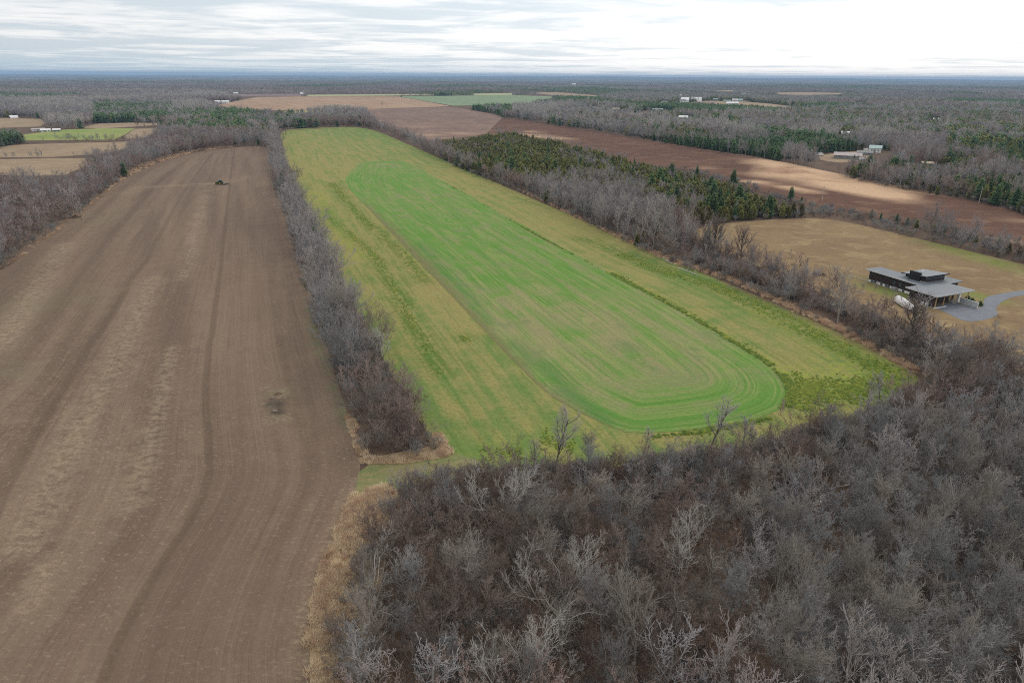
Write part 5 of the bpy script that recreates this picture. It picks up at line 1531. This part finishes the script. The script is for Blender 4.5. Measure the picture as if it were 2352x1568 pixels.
# utility pole
def pole(X, Y, h, label):
    x, y = P(X, Y)
    e = empty('utility_pole', (x, y, 0), .4)
    tag(e, label, 'utility pole')
    b = MB(); b.tube((0, 0, 0), (0, 0, h), .17, .11, 10); b.build('mast', B_LOG, e)
    b = MB(); b.box(-1.1, 1.1, -.06, .06, h - .8, h - .66); b.build('crossarm', B_BARKL, e)
    for s in (-1, 0, 1):
        b = MB(); b.tube((s, 0, h - .66), (s, 0, h - .45), .06, .04, 8); b.build('insulator', B_GLASS, e)
pole(2248, 467, 9.0, 'bare wooden utility pole standing at the corner of the reddish sedge field')
pole(1888, 462, 8.0, 'thin grey pole rising from the hedge near the tip pine')

# tractor pulling a disc harrow
def tractor(X, Y, rz, label):
    x, y = P(X, Y)
    e = empty('tractor', (x, y, .03), rz)
    tag(e, label, 'tractor')
    b = MB(); b.slab([(0.1, -.42), (2.2, -.36), (2.35, 0), (2.2, .36), (.1, .42)], .95, [1.75, 1.62, 1.55, 1.62, 1.75]); b.box(-.2, .9, -.42, .42, .7, 1.1); bo = b.build('bonnet', B_GREENP, e)
    b = MB(); b.box(2.28, 2.38, -.28, .28, 1.0, 1.5); b.build('grille', B_BLACK, bo)
    b = MB(); b.slab([(-1.3, -.75), (.15, -.7), (.15, .7), (-1.3, .75)], 1.0, 1.5); b.box(-1.1, .1, -.4, .4, .6, 1.0); cb = b.build('cab', B_GREENP, e)
    b = MB(); b.slab([(-1.22, -.7), (.1, -.64), (.1, .64), (-1.22, .7)], 1.5, 2.5); b.build('cab_glass', B_GLASS, cb)
    for px_, py in ((-1.25, -.72), (-1.25, .72), (.1, -.66), (.1, .66)):
        b = MB(); b.box(px_ - .05, px_ + .05, py - .05, py + .05, 1.5, 2.5); b.build('pillar', B_BLACK, cb)
    b = MB(); b.slab([(-1.35, -.8), (.3, -.75), (.3, .75), (-1.35, .8)], 2.5, 2.68); b.build('cab_roof', B_GREENP, cb)
    b = MB(); b.tube((1.2, .3, 1.6), (1.2, .3, 2.6), .05); b.build('exhaust', B_BLACK, e)
    for px_, s, r, w_ in ((-.75, 1, .88, .5), (-.75, -1, .88, .5), (1.75, 1, .6, .38), (1.75, -1, .6, .38)):
        yy = s * (.95 if r > .7 else .85)
        b = MB(); b.tube((px_, yy - w_ / 2, r), (px_, yy + w_ / 2, r), r, n=20)
        for k in range(18):
            a = 6.283 * k / 18
            b.box(px_ + math.cos(a) * r - .05, px_ + math.cos(a) * r + .05, yy - w_ / 2 + .02, yy + w_ / 2 - .02, r + math.sin(a) * r - .03, r + math.sin(a) * r + .05)
        wh = b.build('wheel', B_BLACK, e)
        b = MB(); b.tube((px_, yy - w_ / 2 - .02, r), (px_, yy + w_ / 2 + .02, r), r * .5, n=16); b.build('rim', B_YEL, wh)
    b = MB(); b.box(-2.0, -1.1, -.08, .08, .5, .62); b.build('drawbar', B_BLACK, e)
    # harrow
    h = empty('disc_harrow', e.location, rz)
    tag(h, 'disc harrow hitched behind the tractor on the tilled field', 'farm implement')
    b = MB(); b.box(-4.6, -2.0, -.08, .08, .58, .7)
    for xx in (-2.7, -4.2): b.box(xx - .08, xx + .08, -2.6, 2.6, .6, .74)
    for yy in (-2.4, -1.2, 0, 1.2, 2.4): b.box(-4.2, -2.7, yy - .05, yy + .05, .62, .72)
    b.build('frame', B_STEEL, h)
    for xx in (-2.7, -4.2):
        for k in range(12):
            yy = -2.5 + k * .455
            b = MB(); b.tube((xx, yy - .03, .28), (xx, yy + .03, .28), .28, n=12); b.build('disc', B_STEEL, h)
    for s in (-1, 1):
        b = MB(); b.tube((-3.5, s * 1.0 - .12, .38), (-3.5, s * 1.0 + .12, .38), .38, n=14); b.build('wheel', B_BLACK, h)
tractor(505, 424, math.radians(172), 'green tractor with a cab working on the ploughed field')

# ------------------------------------------------------------------ far farms
def span(X0, X1, Y):
    x, y = P((X0 + X1) / 2, Y)
    mpp = proj(np.array([[x, y]]))[0, 2] / 1568
    return x, y, (X1 - X0) * mpp, mpp
def gable(name, X0, X1, Yt, Yb, wall, roof, label, cat='barn', rot=0.0, depth=None, rise=.35, hk=1.0, doors=1, wins=3):
    x, y, w_, mpp = span(X0, X1, Yb)
    h = max(3.0, (Yb - Yt) * mpp * 1.02 * hk)
    d = depth or max(7, w_ * .45)
    eave = h * (1 - rise)
    e = empty(name, (x, y + d * .5, 0), rot + math.atan2(-x, y))
    tag(e, label, cat)
    a, b2 = w_ / 2, d / 2
    b = MB()
    b.poly([(-a, -b2, 0), (a, -b2, 0), (a, b2, 0), (-a, b2, 0), (-a, -b2, eave), (a, -b2, eave), (a, b2, eave), (-a, b2, eave), (-a, 0, h - .1), (a, 0, h - .1)],
           [(0, 1, 5, 4), (2, 3, 7, 6), (1, 2, 6, 9, 5), (3, 0, 4, 8, 7)])
    wl = b.build('wall', wall, e)
    b = MB()
    for s in (-1, 1):
        dz = (h - eave) / b2
        o_ = .5
        p = [(-a - .4, s * (b2 + o_), eave - dz * o_), (a + .4, s * (b2 + o_), eave - dz * o_), (a + .4, 0, h), (-a - .4, 0, h)]
        q_ = [(c[0], c[1], c[2] + .18) for c in p]
        b.poly(p + q_, [(0, 1, 2, 3)[::s], (4, 5, 6, 7)[::s], (0, 4, 5, 1)[::s], (1, 5, 6, 2)[::s], (2, 6, 7, 3)[::s], (3, 7, 4, 0)[::s]])
    b.build('roof', roof, e)
    for k in range(wins):
        t = (-.8 + 1.6 * (k + .5) / wins) * a
        b = MB(); b.box(t - .5, t + .5, -b2 - .06, -b2 + .02, eave * .4, eave * .4 + 1.0); b.build('window', B_GLASS, wl)
    for k in range(doors):
        b = MB(); b.box(-a * .1 - 1.0, -a * .1 + 1.0, -b2 - .08, -b2 + .02, 0, min(eave * .8, 2.6)); b.build('door', B_GREYW, wl)
    return e
gable('white_barn', 493, 505, 231, 238, B_WHITE, B_WHITE, 'square white barn at the edge of the far tan field, left one of two', hk=.9)
gable('white_barn', 509, 525, 231, 238, B_WHITE, B_WHITE, 'wide white barn beside the square one at the far tan field', hk=.9)
gable('white_house', 536, 546, 212.5, 216, B_WHITE, B_WHITE, 'small white house on the far horizon field above the two white barns', 'house')
gable('farm_shed', 66, 92, 296, 302, B_WHITE, B_PINKR, 'long low white shed above the left pasture', 'shed', depth=14)
gable('farm_shed', 90, 109, 298, 303, B_WHITE, B_WHITE, 'short white lean-to joined to the long shed above the left pasture', 'shed', depth=9)
gable('farm_shed', 118, 133, 297, 302.5, B_GREYW, B_WHITE, 'small detached shed right of the long shed above the pasture', 'shed', depth=8)
gable('barn', 1566, 1584, 225, 235, B_WHITE, B_WHITE, 'big white gabled barn between silo and arched shed', rise=.5, depth=22)
gable('farmhouse', 1562, 1576, 229, 238, B_WHITE, B_GREYW, 'white farmhouse in front of the big gabled barn', 'house', depth=12)
gable('shed', 1639, 1649, 227, 231, B_GREYW, B_GREENR, 'small grey shed between the arched shed and the long roofs', 'shed')
gable('long_barn', 1664, 1680, 230.5, 234, B_GREYW, B_GREENR, 'low green-roofed barn, first of three in the far farmyard', depth=18)
gable('long_barn', 1684, 1697, 228, 232, B_WHITE, B_WHITE, 'pale barn, middle one of three in the far farmyard', depth=18)
gable('long_barn', 1697, 1708, 228, 233, B_GREENR, B_GREENR, 'pale green barn, last of three in the far farmyard', depth=18)
gable('white_house', 1671, 1697, 235, 242, B_WHITE, B_WHITE, 'long white building in front of the far farmyard barns', 'house', depth=14, wins=6)
gable('cottage', 1519, 1534, 233, 238, B_WHITE, B_GREYW, 'small cottage in the trees left of the white farmstead', 'house')
gable('shed', 1500, 1523, 250, 256, B_GREYW, B_GREENR, 'long pale-green roofed shed among dark spruces', 'shed', depth=12)
gable('cottage', 1407, 1424, 249, 258, B_GREYW, B_TANR, 'tan-roofed cottage with bushes in the mixed wood', 'house', depth=12)
gable('cottage', 1361, 1373, 246, 251, B_WHITE, B_GREENR, 'pale low-roofed house at the end of the far bare wood', 'house', depth=10)
gable('cottage', 1561, 1581, 267, 277, B_GREYW, B_WHITE, 'grey-white hip-roofed house in the bare wood below the silo', 'house', depth=12)
gable('mobile_home', 1452, 1462, 261, 265, B_WHITE, B_WHITE, 'small white trailer home among the trees, left of a pair', 'house')
gable('mobile_home', 1472, 1480, 261, 265, B_WHITE, B_WHITE, 'small white trailer home among the trees, right of a pair', 'house')
gable('white_house', 1314, 1323, 192.5, 196, B_WHITE, B_WHITE, 'tiny white farm building near the skyline above the yellow field', 'house')
gable('white_house', 1426, 1433, 196.5, 198.5, B_WHITE, B_WHITE, 'tiny white house near the skyline left of the silo', 'house')
gable('shed', 1704, 1716, 216, 219, B_GREYW, B_GREENR, 'grey-green shed in trees behind the three far barns', 'shed')
gable('white_house', 2070, 2077, 213, 217, B_WHITE, B_WHITE, 'tiny white roof in the far forest', 'house')
gable('long_house', 1926, 1984, 350, 366, B_GREYW, B_PINKR, 'long pinkish-roofed workshop beside the sedge field wood', 'workshop', depth=14, rise=.4, hk=.8)
gable('shed', 1975, 2008, 346, 357, B_GREYW, B_GREYW, 'grey-roofed shed between the long workshop and the green-roofed house', 'shed', depth=9, hk=.8)
gable('farmhouse', 2003, 2028, 336, 351, B_WHITE, B_GREENR, 'two-storey house with green metal roof behind the sheds', 'house', depth=10, rise=.35)
gable('cottage', 1938, 1955, 303, 310, B_WHITE, B_WHITE, 'bright white roofed cottage alone in the wood above the workshop', 'house', depth=12)
gable('shed', 2123, 2146, 371, 382, B_GREYW, B_TANR, 'pale-roofed shed glimpsed behind the cedar row', 'shed', depth=10, rot=.4, hk=.8)
gable('cottage', 2147, 2158, 272, 277, B_GREYW, B_WHITE, 'grey-white cottage roof in the upper wood at the right', 'house')
def van(X, Y, s, label):
    x, y = P(X, Y)
    e = empty('parked_van', (x, y, 0), .3)
    tag(e, label, 'van')
    b = MB(); b.slab([(-2.6, -.95), (2.4, -.95), (2.6, -.6), (2.6, .6), (2.4, .95), (-2.6, .95)], .45, [2.3, 1.5, 1.3, 1.3, 1.5, 2.3]); b.build('body', s, e)
    b = MB(); b.box(-2.5, 1.0, -.9, .9, 1.6, 2.35); b.build('cabin', s, e)
    b = MB(); b.box(.98, 1.06, -.8, .8, 1.6, 2.2); b.build('windscreen', B_GLASS, e)
    for px_ in (-1.6, 1.6):
        for yy in (-.9, .9):
            b = MB(); b.tube((px_, yy - .12, .36), (px_, yy + .12, .36), .36, n=12); b.build('wheel', B_BLACK, e)
van(1885, 358, B_WHITE, 'white van parked in the yard left of the long workshop')
van(1990, 347, B_WHITE, 'white van parked behind the pinkish-roofed workshop')
van(1980, 368, B_WHITE, 'white van parked before the grey shed')
# dome shelter, arched shed, silo
def arch(name, X0, X1, Yt, Yb, depth, mat, label, cat):
    x, y, w_, mpp = span(X0, X1, Yb)
    h = (Yb - Yt) * mpp
    e = empty(name, (x, y + depth / 2, 0), math.atan2(-x, y) + .15)
    tag(e, label, cat)
    n = 14
    V = [(math.cos(math.pi * k / n) * depth / 2, -h, 0) for k in range(0)]
    for sx in (-w_ / 2, w_ / 2):
        for k in range(n + 1):
            V.append((sx, math.cos(math.pi * k / n) * depth / 2, math.sin(math.pi * k / n) * h))
    m = n + 1
    b = MB(); b.poly(V, [(k, k + 1, m + k + 1, m + k) for k in range(n)])
    b.build('roof_shell', mat, e)
    for s, o_ in ((0, -w_ / 2 + .02), (1, w_ / 2 - .02)):
        b = MB(); b.poly([(o_, math.cos(math.pi * k / n) * (depth / 2 - .05), math.sin(math.pi * k / n) * (h - .05)) for k in range(n + 1)], [tuple(range(n + 1))]); ew = b.build('end_wall', B_GREYW, e)
        b = MB(); b.box(o_ - .05, o_ + .05, -2, 2, 0, h * .6); b.build('door', B_BLACK, ew)
arch('arched_shed', 1588, 1612, 224, 234, 16, B_WHITE, 'white arched shed right of the big gabled barn', 'shed')
arch('dome_shelter', 17, 33, 266, 272, 12, B_TARP, 'white dome shelter above the brown field at the left edge', 'shelter')
arch('dome_shelter', 688, 695, 213, 217, 14, B_TARP, 'white dome shelter at the tree line above the far tan field', 'shelter')
x, y, w_, mpp = span(1561, 1567, 233)
s = empty('silo', (x, y + 10, 0)); tag(s, 'tall grey concrete silo with a domed cap beside the white barn', 'silo')
hs = 14.5 * mpp
b = MB(); b.tube((0, 0, 0), (0, 0, hs * .88), w_ / 2, n=20); b.build('shaft', B_CONC, s)
b = MB(); b.tube((0, 0, hs * .88), (0, 0, hs * .95), w_ / 2 + .1, w_ * .4, 20); b.tube((0, 0, hs * .95), (0, 0, hs), w_ * .4, w_ * .12, 20); b.build('cap', B_TRIM, s)

# ================================================================== AIR
m, g = material('haze_air')
pv = g.add('ShaderNodeVolumePrincipled', {'Color': (.47, .69, .97), 'Density': 7.6e-5, 'Anisotropy': .0})
g.add('ShaderNodeOutputMaterial', {1: pv.outputs[0]})
b = MB(); b.box(-32000, 32000, -3000, 32000, -4, 112)
o = b.build('haze', m)
tag(o, 'thin blue haze over the countryside', 'haze', None, 'stuff')
